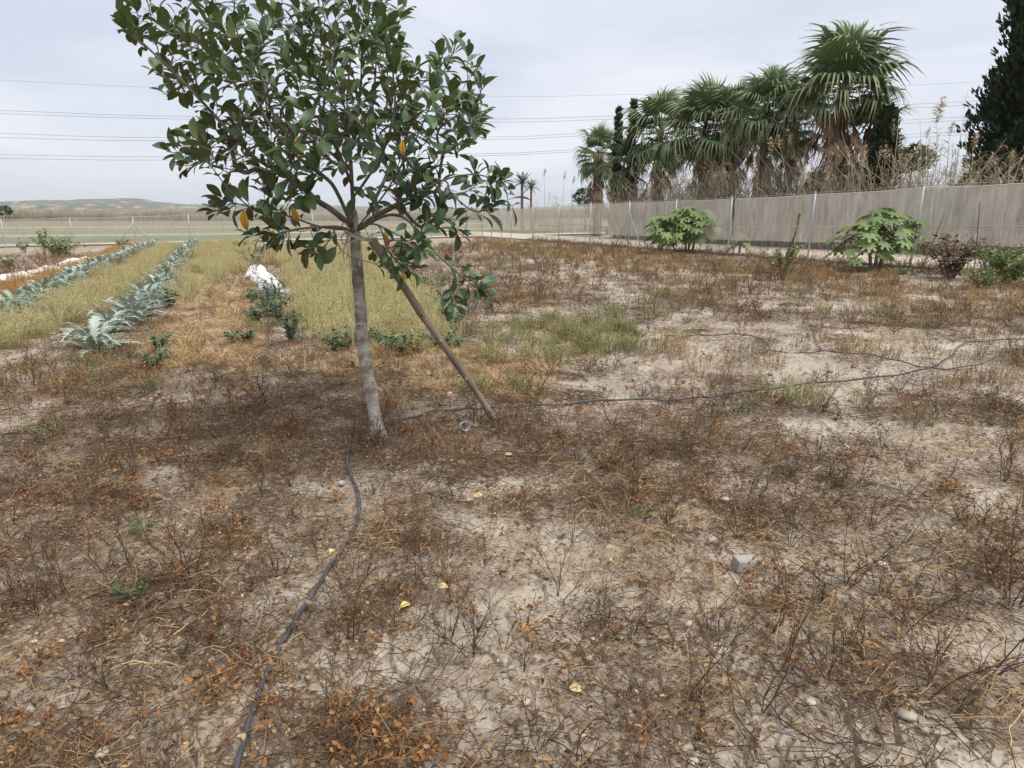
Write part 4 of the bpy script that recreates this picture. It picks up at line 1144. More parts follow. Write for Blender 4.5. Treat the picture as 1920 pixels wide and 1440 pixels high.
def papaya(u, v, vtop, w, label, stems, nl, seed, sc=1.0):
    rr = random.Random(seed); b = g(u, v); root = thing('papaya_tree', b, label, 'papaya')
    top = at(u, vtop, b.y).z - b.z
    tops = []
    for (ox, oy, f) in stems:
        e = Vector((ox * w, oy, top * f * .66)); tops.append(e)
        mb = MB(); mb.tube(spline([Vector((ox * w * .3, oy * .3, -.1)), Vector((ox * w * .45, oy * .6, e.z * .5)), e], 5), [.045, .044, .043, .042, .041, .04, .038, .036, .034, .03, .025], 9); mb.build('trunk', M_PAPS, root)
    for i in range(nl):
        e = tops[i % len(tops)]; az = i * 2.4 + rr.uniform(-.4, .4); f = (i / nl); el = math.radians(72 - 88 * f + rr.uniform(-8, 8)); L = w * .62 * rr.uniform(.75, 1.1) * (.55 + .45 * math.cos(el))
        d = Vector((math.cos(az) * math.cos(el), math.sin(az) * math.cos(el), math.sin(el)))
        p0 = e + Vector((0, 0, -.25 * f)); p1 = p0 + d * L + Vector((0, 0, -.12 * L))
        mb = MB(); mb.tube([p0, p0.lerp(p1, .5) + Vector((0, 0, .06 * L)), p1], [.010, .008, .006], 5); st = mb.build('leaf_stalk', M_PET, root)
        ld = Vector((math.cos(az), math.sin(az), -.35 - .5 * f)); q = frame(ld, (math.cos(az) * .5, math.sin(az) * .5, 1), p1, sc * rr.uniform(.85, 1.15)); link('leaf', PAPM[rr.randrange(4)], root, q)
    return root
papaya(1236, 475, 400, 1.15, 'smaller papaya of the pair growing side by side at the fence', [(0, 0, 1), (.25, .1, .85)], 50, 1, .84)
papaya(1291, 474, 384, 1.5, 'larger papaya of the pair growing side by side at the fence', [(0, 0, 1), (-.2, .1, .9), (.3, -.1, .92)], 84, 2, .88)
papaya(1640, 508, 384, 1.2, 'wide bushy papaya standing before the leaning fence post', [(.0, 0, 1), (.35, .1, .9), (-.35, -.05, .75)], 92, 3, .74)
papaya(1386, 478, 432, .55, 'tiny papaya seedling with yellowing leaves by the fence', [(0, 0, 1)], 14, 4, .62)

M_CIT = plant('citrus_leaf', [(.12, .17, .04), (.22, .24, .06), (.34, .32, .09), (.08, .13, .035)], .45, .4, transl=.12)
M_BRN = plant('withered_leaf', [(.09, .05, .032), (.14, .08, .045), (.06, .035, .025), (.20, .12, .06)], .8, .2)
M_SHR = plant('shrub_leaf', [(.085, .14, .04), (.13, .20, .05), (.20, .26, .075)], .5, .35, transl=.12)
M_BEAN = plant('bean_leaf', [(.07, .125, .06), (.10, .165, .08), (.055, .10, .055)], .5, .35, transl=.12)
SMALL = [leaf_geo(1, .5, 3, None, .2, .2, .04, i) for i in range(4)]
def bush(name, label, cat, b, stems, nl, ls, lm, sm, seed, rad, h, group=None, lo=.2, crownname='foliage', each=False):
    """woody stems fanning from the base with leaves set along them"""
    rr = random.Random(seed); root = thing(name, b, label, cat, group)
    paths = []
    smb = MB()
    for i in range(stems):
        a = i * 2.4 + rr.uniform(-.4, .4); r = rad * rr.uniform(.25, 1.0); hh = h * rr.uniform(.6, 1.05) * (1 - .25 * (r / rad) ** 2)
        e = Vector((math.cos(a) * r, math.sin(a) * r, hh)); s0 = Vector((math.cos(a) * r * .12, math.sin(a) * r * .12, -.05))
        pa = [s0, s0.lerp(e, .4) + Vector((0, 0, .14 * h)), e]; pa = spline(pa, 4); paths.append(pa)
        smb.tube(pa, [.009 * (h / .8) ** .5 * (1 - .75 * k / (len(pa) - 1)) for k in range(len(pa))], 5, rr.random())
    smb.build('stems', sm, root)
    mb = MB()
    for i in range(nl):
        pa = rr.choice(paths); t = rr.uniform(lo, 1) * (len(pa) - 1); j = min(len(pa) - 2, int(t)); p = pa[j].lerp(pa[j + 1], t - j)
        a = rr.random() * 6.28; d = Vector((math.cos(a), math.sin(a), rr.uniform(-.3, .9)))
        p = p + Vector((rr.gauss(0, .05), rr.gauss(0, .05), rr.gauss(0, .04))) * rad
        mb.put(SMALL[rr.randrange(4)], frame(d, (rr.uniform(-.5, .5), rr.uniform(-.5, .5), 1), p, ls * rr.uniform(.6, 1.25)), rr.random())
    o = mb.build(crownname, lm, root); o['kind'] = 'stuff'
    return root
M_STEM = plant('green_stem', [(.12, .13, .06), (.17, .16, .08)], .7, .2)
M_WOOD = plant('woody_stem', [(.08, .055, .04), (.13, .095, .07)], .8, .2)
bush('citrus_sapling', 'thin yellow-green sapling with one tall leafy shoot near the fence', 'sapling', g(1466, 524), 11, 620, .085, M_CIT, M_WOOD, 12, .5, .95, lo=.4)
# its tall shoot
b = g(1466, 524); sapl = bpy.data.objects['citrus_sapling']
tp_ = at(1500, 398, b.y) - b; mb = MB(); pa = spline([Vector((0, 0, 0)), Vector((.05, 0, .5)), Vector((tp_.x * .7, 0, tp_.z * .6)), tp_], 5); mb.tube(pa, [.014 * (1 - .8 * i / (len(pa) - 1)) for i in range(len(pa))], 6); mb.build('shoot', M_WOOD, sapl)
mb = MB(); rr = random.Random(3)
for i in range(240):
    t = rr.uniform(.35, 1) * (len(pa) - 1); j = min(len(pa) - 2, int(t)); p = pa[j].lerp(pa[j + 1], t - j); a = rr.random() * 6.28
    mb.put(SMALL[rr.randrange(4)], frame((math.cos(a), math.sin(a), .5), (0, 0, 1), p, .075 * rr.uniform(.7, 1.2)), rr.random())
o = mb.build('shoot_leaves', M_CIT, sapl); o['kind'] = 'stuff'
bush('withered_shrub', 'withered dark brown shrub beside the thin slanting stake', 'shrub', g(1780, 522), 34, 900, .10, M_BRN, M_WOOD, 21, .75, .95)
bush('withered_shrub', 'withered brown shrub with grey tips at the picture edge', 'shrub', g(1860, 512), 30, 800, .10, M_BRN, M_WOOD, 22, .95, 1.05)
bush('green_shrub', 'leafy green shrub at the picture edge between withered ones', 'shrub', g(1892, 532), 30, 1500, .085, M_SHR, M_STEM, 23, .75, .85)
bush('green_shrub', 'low bright green weed clump before the withered shrubs', 'shrub', g(1840, 540), 22, 800, .06, M_SHR, M_STEM, 24, .45, .42)
bush('green_shrub', 'low green weed clump at the root of the leaning fence post', 'shrub', g(1690, 514), 12, 220, .05, M_SHR, M_STEM, 25, .28, .2)
bush('green_shrub', 'broad green shrub beyond the pale plastic strips', 'shrub', g(112, 481), 26, 900, .13, M_SHR, M_STEM, 31, 1.05, .95)
bush('green_shrub', 'upright green shoot rising from the broad green shrub', 'shrub', g(84, 478), 8, 190, .13, M_SHR, M_STEM, 33, .35, 1.35, lo=.5)
bush('green_shrub', 'small thin green shrub left of the broad one', 'shrub', g(45, 474), 10, 150, .12, M_SHR, M_STEM, 34, .45, .7)
bush('green_shrub', 'low dark green shrub at the foot of the braced fence post', 'shrub', g(228, 463), 14, 300, .12, M_BEAN, M_STEM, 35, .75, .5)
bush('green_shrub', 'small green plant standing among the pale plastic scraps', 'shrub', g(18, 503), 10, 170, .11, M_SHR, M_STEM, 36, .3, .5)
# thin stakes
M_STAKE = plain('dark_stake', [(.06, .045, .035), (.11, .085, .065)], 9, .85, .2, .3)
for (u, v, u2, v2, lab) in ((1725, 511, 1770, 402, 'thin dark stake slanting beside the leaning fence post'), (1826, 515, 1837, 380, 'thin dark upright stake behind the withered shrubs')):
    b = g(u, v); e = at(u2, v2, b.y + .1) - b
    root = thing('garden_stake', b, lab, 'stake'); mb = MB(); mb.tube([-e * .08, e * .3, e * .65 + Vector((.01, 0, 0)), e], [.012, .011, .011, .008], 7); mb.build('shaft', M_STAKE, root)
    mb = MB(); q = e * .62; mb.tube([q + Vector((math.cos(a) * .017, math.sin(a) * .017, 0)) for a in [i * .785 for i in range(9)]], .003, 4); mb.build('tie', M_ROPE, root)

# ------------------------------------------------------------------ cardoon rows
M_CARD = plant('cardoon_leaf', [(.16, .225, .17), (.27, .335, .275), (.40, .455, .39), (.12, .18, .135)], .65, .25, under=(.34, .39, .34), rib=(.46, .50, .42), ribw=.035, transl=.1, mottle=.2)
def cardoon_leaf(seed, rise, L=.74):
    """long arching silver leaf with deep toothed lobes"""
    rr = random.Random(seed); V = []; C = []; F = []; n = 15
    c = []
    for i in range(n + 1):
        t = i / n; c.append(Vector((0, L * t * (1 - .12 * t), rise * L * (t - .92 * t * t))))
    for i in range(n + 1):
        t = i / n; w = .016 * (1 - .7 * t); V += [(-w, c[i].y, c[i].z), (0, c[i].y, c[i].z - .006), (w, c[i].y, c[i].z)]; C += [(.47, t, .5), (.5, t, .5), (.53, t, .5)]
    for i in range(n): F += [(i * 3, i * 3 + 1, i * 3 + 4, i * 3 + 3), (i * 3 + 1, i * 3 + 2, i * 3 + 5, i * 3 + 4)]
    for i in range(1, n + 1):
        t = i / n; wl = .088 * math.sin(math.pi * (.12 + .84 * t)) ** .8 * rr.uniform(.8, 1.2)
        for sd in (-1, 1):
            a = c[i - 1]; b_ = c[i]; mid = (a + b_) / 2; k = len(V); up = rr.uniform(.0, .35) * wl
            V += [tuple(a), tuple(b_), (sd * wl * .55, mid.y + wl * .22, mid.z + up * .6), (sd * wl * 1.1, mid.y + wl * .85, mid.z + up - .02), (sd * wl * .40, b_.y + wl * .30, b_.z + up * .5), (sd * wl * .8, mid.y + wl * .15, mid.z + up * .4)]
            C += [(.5, t, .5), (.5, t, .5), (.2, t, .5), (0, t, .5), (.2, t, .5), (0, t, .5)]
            f = [(k, k + 2, k + 4, k + 1), (k + 2, k + 3, k + 4), (k, k + 5, k + 2)]
            F += f if sd > 0 else [tuple(reversed(q)) for q in f]
    e = c[-1]; k = len(V); V += [(-.03, e.y - .03, e.z), (.03, e.y - .03, e.z), (0, e.y + .07, e.z - .03)]; C += [(.2, 1, .5)] * 3; F.append((k, k + 1, k + 2))
    return np.array(V), F, np.array(C)
CG = [cardoon_leaf(i, r) for i, r in enumerate((1.5, 1.2, .95, .7, .45))]
CM = []
for ge in CG:
    mb = MB(); mb.put(ge, np.eye(4)); CM.append(mb.mesh('leaf', M_CARD, smooth=False))
def cardoon(b, label, group, sc, seed, parts, nl=21):
    rr = random.Random(seed); items = []
    for i in range(nl):
        f = i / nl; az = i * 2.4 + rr.uniform(-.4, .4); k = min(4, int(f * 5)); el = rr.uniform(.35, .9) * (1 - f)
        items.append((k, frame((math.cos(az), math.sin(az), el + .05), (0, 0, 1), (math.cos(az) * .03, math.sin(az) * .03, .02), sc * rr.uniform(.7, 1.1)), rr.random()))
    root = thing('cardoon_plant', b, label, 'cardoon', group, rz=rr.random() * 6)
    if parts:
        for k, M, r in items: link('leaf', CM[k], root, M)
    else:
        mb = MB()
        for k, M, r in items: mb.put(CG[k], M, r)
        o = mb.build('leaves', M_CARD, root, smooth=False); o['kind'] = 'stuff'
    return root
ORD = 'first second third fourth fifth sixth seventh eighth ninth tenth eleventh twelfth thirteenth fourteenth fifteenth sixteenth seventeenth eighteenth nineteenth twentieth twenty-first twenty-second twenty-third twenty-fourth twenty-fifth twenty-sixth twenty-seventh twenty-eighth twenty-ninth thirtieth thirty-first thirty-second thirty-third thirty-fourth thirty-fifth thirty-sixth thirty-seventh thirty-eighth thirty-ninth fortieth forty-first forty-second'.split()
def row(pts, n, group, base_label, end_labels, sc, jit, parts_n):
    W = [g(*p) for p in pts]; S = spline(W, 30)
    d = [0]
    for i in range(1, len(S)): d.append(d[-1] + (S[i] - S[i - 1]).length)
    for i in range(n):
        f = i / (n - 1); t = d[-1] * f
        j = max(k for k in range(len(d)) if d[k] <= t + 1e-6); p = S[j]
        p = on(p.x + U(-jit, jit), p.y + U(-jit, jit))
        lab = end_labels.get(i) or (ORD[i] + ' cardoon from the front end of the long row beside the straw path' if 'long' in base_label else ORD[n - 1 - i] + ' cardoon from the far end of the row by the orange grass')
        cardoon(p, lab, group, sc * U(.8, 1.12), i * 7 + int(pts[0][0]), i < parts_n)
row([(150, 668), (208, 632), (260, 590), (300, 545), (330, 505), (352, 475), (366, 459)], 42, 'cardoons of the long row beside the straw path', 'silver-green cardoon in the long row beside the straw path',
    {0: 'nearest ragged cardoon at the front end of the long row', 1: 'second cardoon from the front end of the long row', 2: 'third cardoon from the front end of the long row', 41: 'last cardoon of the long row, close to the far fence'}, .68, .13, 14)
row([(-70, 633), (20, 592), (90, 556), (150, 524), (205, 497), (255, 475), (290, 462)], 40, 'cardoons of the row by the orange grass', 'silver-green cardoon in the row edged by orange dry grass', {39: 'last cardoon of the row by the orange grass, near the braced post'}, .68, .13, 8)

# ------------------------------------------------------------------ bean rows
BE = [(452, 470, .42, .6, 'green bean plant farthest along the bean row'), (466, 486, .42, .55, 'green bean plant just beyond the white cloth'), (478, 500, .35, .42, 'low green bean plant touching the far edge of the white cloth'),
      (510, 560, .36, .50, 'green bean plant growing at the near edge of the white cloth'), (500, 592, .34, .48, 'leafy bean plant in front of the white cloth'), (522, 606, .30, .50, 'bean plant standing right in front of the white cloth, nearest of its clump'),
      (478, 604, .20, .24, 'small green seedling left of the bean clump'), (545, 640, .22, .40, 'lone leggy bean plant with a bare dark stem'), (474, 566, .16, .28, 'small bean seedling left of the white cloth'),
      (560, 470, .4, .45, 'far green bean plant left of the trunk beneath hanging leaves'), (600, 478, .4, .4, 'far bean plant half hidden by hanging leaves'), (625, 490, .4, .4, 'green bean plant close behind the upper trunk'),
      (730, 500, .42, .45, 'green bean plant right of the trunk top under the leaves'), (755, 518, .40, .45, 'bean plant behind the upper part of the leaning pole'), (790, 545, .36, .42, 'bean plant right of the leaning pole in the far row'),
      (815, 560, .36, .55, 'tall grey-green bean plant beneath the drooping branch'), (838, 585, .34, .42, 'bean plant below the drooping branch, middle of three'), (850, 612, .30, .34, 'nearest bean plant below the drooping branch'),
      (760, 660, .30, .22, 'low dark green weed just left of the leaning pole'), (725, 655, .28, .22, 'low dark green weed between trunk and pole'), (635, 652, .30, .24, 'low dark green weed just left of the trunk'), (830, 650, .34, .22, 'low dark green weed right of the leaning pole'),
      (300, 660, .14, .3, 'thin green weed near the front end of the long cardoon row'), (320, 575, .22, .38, 'feathery green weed beside the long cardoon row'), (290, 690, .16, .22, 'small green weed in the brown dead growth'),
      (680, 640, .26, .2, 'low green weed touching the trunk'), (450, 640, .3, .14, 'flat green weed on the straw path')]
for i, (u, v, r, h, lab) in enumerate(BE):
    bush('bean_plant' if 'bean' in lab else 'green_weed', lab, 'bean plant' if 'bean' in lab else 'weed', g(u, v), 9, int(120 + 260 * r / .4), .062 if v > 540 else .08, M_BEAN, M_STEM, 300 + i, r, h)

# ------------------------------------------------------------------ white cloth and plastic
M_CLOTH = plain('white_fleece', [(.56, .56, .57), (.66, .66, .66)], 6, .9, .2, 0)
M_PLAST = plain('dusty_plastic', [(.50, .46, .41), (.66, .63, .58), (.76, .74, .71)], 5, .7, .3, .3, .004)
def crumple(name, label, cat, u0, v0, u1, v1, width, hgt, seed, mat, n=34, m=14):
    a = g(u0, v0); b = g(u1, v1); d = b - a; L = d.length; d.normalize(); nn = Vector((-d.y, d.x, 0))
    S, T = np.meshgrid(np.linspace(0, 1, n), np.linspace(-1, 1, m), indexing='ij')
    w = width * (.45 + .75 * fbm(S * 4, S * 0, seed, 2)) * np.clip(np.sin(np.pi * np.clip(S, .02, .98)) * 2.2, .15, 1)
    cx = .22 * width * (fbm(S * 3, S * 0 + 4, seed + 3, 2) - .5) * 4
    X = a.x + d.x * L * S + nn.x * (T * w + cx); Y = a.y + d.y * L * S + nn.y * (T * w + cx)
    rd = 1 - np.abs(fbm(X * 3.5, Y * 3.5, seed + 7, 2) * 2 - 1) * 2.2
    Z = H(X, Y) + .012 + np.clip(hgt * (1 - T ** 2) * (.1 + 1.5 * fbm(S * 5, T * 1.2, seed + 5, 2) ** 2) + .07 * hgt / .2 * np.clip(rd, 0, 1) * (1 - T ** 4), 0, None)
    mb = MB(); o0 = np.array(tuple(a)); mb.add(np.stack([X, Y, Z], -1).reshape(-1, 3) - o0, [(i * m + j, (i + 1) * m + j, (i + 1) * m + j + 1, i * m + j + 1) for i in range(n - 1) for j in range(m - 1)], np.stack([S, T, S], -1).reshape(-1, 3))
    o = mb.build(name, mat); o.location = a
    md = o.modifiers.new('thickness', 'SOLIDIFY'); md.thickness = .003
    tag(o, label, cat); return o
crumple('white_cloth', 'crumpled white fleece cloth lying among the bean plants', 'cloth', 478, 502, 520, 556, .34, .20, 4, M_CLOTH, 44, 18)
crumple('white_cloth', 'torn scrap of white fleece beside the bean clump', 'cloth', 525, 548, 556, 556, .14, .10, 9, M_CLOTH, 16, 8)
for i, (a, b_, c, d_, w, lab) in enumerate(((238, 474, 165, 487, .4, 'bright white plastic strip at the far end of the bare bed'), (165, 486, 112, 500, .4, 'torn pale plastic strip in the middle of the bare bed'), (108, 502, 55, 514, .42, 'dusty plastic strip toward the near end of the bare bed'), (45, 516, -10, 530, .45, 'dusty plastic scrap where the bare bed meets the picture edge'), (20, 486, -40, 494, .5, 'pale plastic scrap far out on the dark bare soil'))):
    crumple('plastic_strip', lab, 'plastic', a, b_, c, d_, w, .12, 20 + i, M_PLAST, 24, 8)

# ------------------------------------------------------------------ irrigation hoses
M_HOSE = plain('black_polythene', [(.03, .031, .034), (.055, .056, .06), (.095, .09, .085)], 7, .55, .4, .25, .002)
M_FIT = plain('hose_fitting', [(.02, .02, .022), (.035, .035, .037)], 9, .4, .5, .1)
HOSES = []
def hose(label, pts, r, lifts=None, name='irrigation_hose', fits=()):
    P = [g(u, v) for u, v in pts]; b = P[0].copy()
    S = spline(P, 8); out = []
    for i, p in enumerate(S):
        f = i / 8
        l = np.interp(f, range(len(pts)), lifts) if lifts else 0.0
        out.append(Vector((p.x, p.y, float(H(p.x, p.y)) + r * .75 + l + .006 * math.sin(i * .9))) - b)
    HOSES.append(np.array([(q.x + b.x, q.y + b.y) for q in out]))
    root = thing(name, b, label, 'hose')
    mb = MB(); mb.tube(out, r, 10); mb.build('pipe', M_HOSE, root)
    for k in fits:
        i = k * 8; p = out[i]; d = (out[min(i + 1, len(out) - 1)] - out[i - 1]).normalized()
        mb = MB(); mb.tube([p - d * .03, p - d * .028, p + d * .028, p + d * .03], [r * 1.05, r * 1.3, r * 1.3, r * 1.05], 10); mb.build('fitting', M_FIT, root)
    return root
hose('black irrigation hose winding from the near picture edge to the tree', [(428, 1500), (446, 1438), (470, 1350), (500, 1268), (540, 1190), (577, 1130), (606, 1085), (640, 1035), (663, 998), (673, 965), (673, 935), (664, 905), (652, 875), (654, 850), (664, 838)], .0095, [0.0] * 13 + [.01, -.03], fits=(4,))
hose('long black hose running from the tree out to the bend on the right', [(740, 788), (810, 773), (880, 768), (930, 765), (1040, 760), (1165, 752), (1266, 751), (1362, 743), (1510, 725), (1643, 711), (1734, 697), (1782, 674), (1803, 650), (1856, 641), (1990, 634)], .0085, [-.03, 0, 0, 0, 0, .01, .0, .012, .02, .01, .02, .03, .02, .01, 0], fits=(7,))
hose('thinner black hose crossing behind the long hose near its bend', [(1440, 655), (1500, 662), (1548, 661), (1643, 670), (1713, 685), (1771, 693), (1845, 685), (1877, 669), (1914, 661), (2000, 655)], .0065, [-.02, -.005, .01, .01, 0, 0, .02, .04, .03, 0])
hose('short loop of black hose lying in the middle of the bare ground', [(1240, 628), (1300, 630), (1378, 630), (1410, 634), (1431, 641), (1445, 648)], .0075, [-.02, 0, .02, .02, .01, -.02])
hose('faint straight hose lying near the papayas', [(1290, 498), (1340, 500), (1400, 505), (1462, 514)], .007, [0, .02, .02, 0])

# ------------------------------------------------------------------ overhead wires and far mast
M_CABLE = plain('cable', [(.20, .21, .24), (.26, .27, .30)], 3, .5, .3, 0)
def wire(pts, Y, r, label):
    P = [at(u, v, Y) for u, v in pts]; o0 = P[0]; mb = MB(); mb.tube([p - o0 for p in spline(P, 6)], r, 5); o = mb.build('overhead_wire', M_CABLE); o.location = o0; tag(o, label, 'wire', 'power lines across the sky')
WL = [([(-300, 136), (0, 150), (270, 163), (905, 180), (1180, 177), (1600, 165), (2300, 128)], 'topmost single overhead wire'), ([(-300, 197), (0, 207), (330, 218), (905, 223), (1160, 217), (1700, 196), (2300, 160)], 'upper wire of the highest overhead pair'), ([(-300, 203), (0, 213), (330, 223), (905, 229), (1160, 223), (1700, 203), (2300, 168)], 'lower wire of the highest overhead pair'),
      ([(-300, 243), (0, 250), (290, 258), (905, 257), (1090, 250), (1700, 225), (2300, 190)], 'upper wire of the middle overhead pair'), ([(-300, 251), (0, 258), (290, 264), (905, 262), (1090, 255), (1700, 231), (2300, 197)], 'lower wire of the middle overhead pair'),
      ([(-300, 286), (0, 290), (310, 294), (905, 288), (1090, 280), (1700, 252), (2300, 220)], 'upper wire of the lowest overhead pair'), ([(-300, 294), (0, 297), (310, 300), (905, 292), (1090, 284), (1700, 258), (2300, 227)], 'lower wire of the lowest overhead pair')]
for i, (p, lab) in enumerate(WL): wire(p, 120, .030 if i else .02, lab + ' crossing behind the tree')
p = at(1815, 170, 70); b = on(p.x, 70)
root = thing('far_mast', b, 'thin grey mast with short arms far behind the reeds', 'mast')
mb = MB(); mb.tube([Vector((0, 0, -.3)), Vector((0, 0, (p - b).z))], [.09, .04], 8); mb.build('pole', M_GALV, root)
for k in (.6, 1.5):
    mb = MB(); z = (p - b).z - k; mb.tube([Vector((-.3, 0, z)), Vector((.3, 0, z))], .025, 6); mb.build('cross_arm', M_GALV, root)

# ------------------------------------------------------------------ stones, clods, rubbish, fallen leaves
M_STONE = plain('pale_stone', [(.30, .25, .20), (.40, .345, .28), (.50, .445, .37)], 10, .9, .2, .6, .01)
M_CLOD = plain('clay_clod', [(.33, .265, .20), (.45, .37, .29)], 14, .95, .1, .8, .01)
def rock_geo(seed, flat=.6, n=9, m=7, rough=.35):
    th = np.linspace(0, 2 * np.pi, n, endpoint=False); ph = np.linspace(.001, np.pi - .001, m)
    P_, T_ = np.meshgrid(ph, th, indexing='ij'); x = np.sin(P_) * np.cos(T_); y = np.sin(P_) * np.sin(T_); z = np.cos(P_)
    r = 1 + rough * 2 * (fbm(x * 1.7 + 5, y * 1.7 + z * 1.3 + 9, seed, 3) - .5)
    V = np.stack([x * r, y * r, z * r * flat], -1).reshape(-1, 3)
    F = [(i * n + j, (i + 1) * n + j, (i + 1) * n + (j + 1) % n, i * n + (j + 1) % n) for i in range(m - 1) for j in range(n)]
    return V, F, np.tile((.5, .5, .5), (len(V), 1))
def stone(u, v, s, label, seed, mat, name='stone', flat=.55, cat='stone', sink=.3):
    b = g(u, v); mb = MB(); V, F, C = rock_geo(seed, flat); mb.add(V * s, F, C); o = mb.build(name, mat); o.location = b + Vector((0, 0, s * flat * (1 - sink))); o.rotation_euler = (0, 0, seed * 1.3); tag(o, label, cat); return o
ST = [(1655, 1062, .022, 'small pale stone lying right of the pale concrete block', 3), (1700, 1345, .028, 'pale angular stone near the near picture corner', 4), (880, 940, .022, 'small grey stone right of the winding hose', 6), (640, 908, .024, 'small white stone left of the winding hose bend', 7),
      (1102, 1235, .016, 'tiny bluish pebble between dead stalks', 8), (985, 1318, .015, 'tiny grey pebble below the tan fallen leaf', 9), (1290, 1172, .02, 'small grey pebble below the pale concrete block', 10), (1300, 1432, .016, 'tiny cream pebble at the bottom picture edge', 11), (1188, 712, .022, 'small white stone below the olive grass patch', 12),
      (1780, 578, .03, 'small white stone far out by the withered shrubs', 13), (192, 1415, .02, 'dark oval stone near the bottom picture corner', 14), (1520, 1320, .018, 'pale round stone in the cracked clay', 15), (1335, 1015, .022, 'small white chip above the pale concrete block', 16), (1870, 1030, .03, 'flat pale stone by the right picture edge', 17), (1360, 940, .025, 'thin white shard among dead stalks', 18), (598, 1252, .014, 'tiny cream pebble right of the winding hose', 19)]
for u, v, s, lab, sd in ST: stone(u, v, s, lab, sd, M_STONE, 'stone')
# concrete block
b = g(1398, 1062); mb = MB(); V = np.array([(-.075, -.04, -.02), (.075, -.04, -.02), (.08, .04, -.02), (-.07, .045, -.02), (-.07, -.035, .055), (.07, -.03, .045), (.072, .035, .05), (-.066, .04, .058)]); mb.add(V * .8, [(0, 3, 2, 1), (4, 5, 6, 7), (0, 1, 5, 4), (1, 2, 6, 5), (2, 3, 7, 6), (3, 0, 4, 7)])
o = mb.build('concrete_block', plain('pale_concrete', [(.25, .235, .21), (.37, .35, .315)], 16, .9, .2, .7, .01), smooth=False); o.location = b; o.rotation_euler = (.05, .06, .25); tag(o, 'pale broken concrete block half hidden by dry weeds', 'block')
md = o.modifiers.new('worn', 'BEVEL'); md.width = .008; md.segments = 3
# cup by the pole
b = g(869, 806); root = thing('plastic_cup', b, 'crushed clear plastic cup lying between tree and pole', 'cup')
mb = MB(); ax = Vector((.35, -.9, .25)).normalized(); mb.tube([Vector((0, 0, .03)) + ax * t for t in (-.05, -.02, .02, .05)], [.022, .026, .03, .034], 14, cap=False); mb.build('wall', plain('cloudy_plastic', [(.55, .53, .50), (.70, .68, .65)], 20, .35, .5, .3, .004), root)
mb = MB(); mb.tube([Vector((0, 0, .03)) + ax * t for t in (.048, .052, .056)], [.034, .037, .034], 14, cap=False); mb.build('rim', bpy.data.materials['cloudy_plastic'], root)
# fallen leaves
M_FALLY = plant('fallen_yellow', [(.56, .42, .11), (.62, .48, .17)], .6, .3, rib=(.5, .34, .1), ribw=.04)
M_FALLT = plant('fallen_tan', [(.50, .35, .17), (.58, .43, .22)], .7, .25, rib=(.36, .22, .1), ribw=.04)
for i, (u, v, s, rz, m_, lab) in enumerate(((620, 1044, .042, 1.5, M_FALLY, 'bright yellow fallen leaf left of the winding hose'), (752, 1148, .05, .9, M_FALLY, 'yellow-green fallen leaf caught at the foot of dry stalks'), (1090, 1308, .05, 2.4, M_FALLT, 'tan oval fallen leaf on cracked clay'), (948, 858, .05, .4, M_FALLT, 'tan fallen leaf right of the tree foot'),
                                             (1150, 1062, .035, 1.9, M_FALLY, 'yellow fallen leaf left of the pale concrete block'), (838, 742, .05, .2, M_FALLT, 'orange fallen leaf between trunk and pole'), (1590, 845, .06, 1.2, M_FALLT, 'brown fallen leaf on the pale bare patch'), (840, 1110, .05, 2.8, M_FALLT, 'curled tan leaf beside dry stalks'), (905, 935, .055, 3.4, M_FALLT, 'pale tan leaf by the small grey stone'))):
    b = g(u, v, .022); mb = MB(); mb.put(leaf_geo(1, .62, 5, ob_prof, .22, .2, .05, 60 + i), frame((math.cos(rz), math.sin(rz), .05), (U(-.2, .2), -.45, 1), (0, 0, 0), s)); mb.tube([Vector((0, 0, 0)), Vector((-math.cos(rz) * s * .3, -math.sin(rz) * s * .3, -.004))], .0015, 4)
    o = mb.build('fallen_leaf', m_); o.location = b; tag(o, lab, 'leaf')

# ------------------------------------------------------------------ the dead and dry growth that covers the plot
def wig(p, d, L, n, rr, w=.25, grav=0.0):
    out = [Vector(p)]; d = Vector(d).normalized(); st = L / n
    for i in range(n):
        d = (d + Vector((rr.uniform(-w, w), rr.uniform(-w, w), rr.uniform(-w, w) - grav))).normalized(); out.append(out[-1] + d * st)
    return out
def twig_clump(seed, n, h, r, th=.0016, branch=3, spread=.8, leaves=0, lm=1):
    """dead weed: wiry stems from one root, side twigs, a few withered leaves"""
    rr = random.Random(seed); mb = MB()
    for i in range(n):
        a = rr.random() * 6.28; k = rr.random() ** .6 * spread
        pa = wig((math.cos(a) * .015, math.sin(a) * .015, -.02), (math.cos(a) * k, math.sin(a) * k, 1), h * rr.uniform(.55, 1.15), 6, rr, .28, .04)
        mb.tube(pa, [th * 1.5, th * 1.4, th * 1.2, th, th * .9, th * .8, th * .6], 3, rr.random(), 0, False)
        for b_ in range(branch):
            j = rr.randrange(1, 6); q = pa[j]; d = (pa[j + 1] - pa[j - 1]).normalized() + Vector((rr.uniform(-1, 1), rr.uniform(-1, 1), rr.uniform(-.2, .7))) * .9
            pb = wig(q, d, h * rr.uniform(.2, .5), 4, rr, .35, .03); mb.tube(pb, [th, th * .85, th * .75, th * .65, th * .5], 3, rr.random(), 0, False)
            for l in range(leaves):
                e = pb[rr.randrange(1, 5)]; mb.put(SMALL[rr.randrange(4)], frame((rr.uniform(-1, 1), rr.uniform(-1, 1), rr.uniform(-1, .3)), (rr.uniform(-1, 1), rr.uniform(-1, 1), 1), e, rr.uniform(.012, .026)), rr.random(), lm)
    return mb
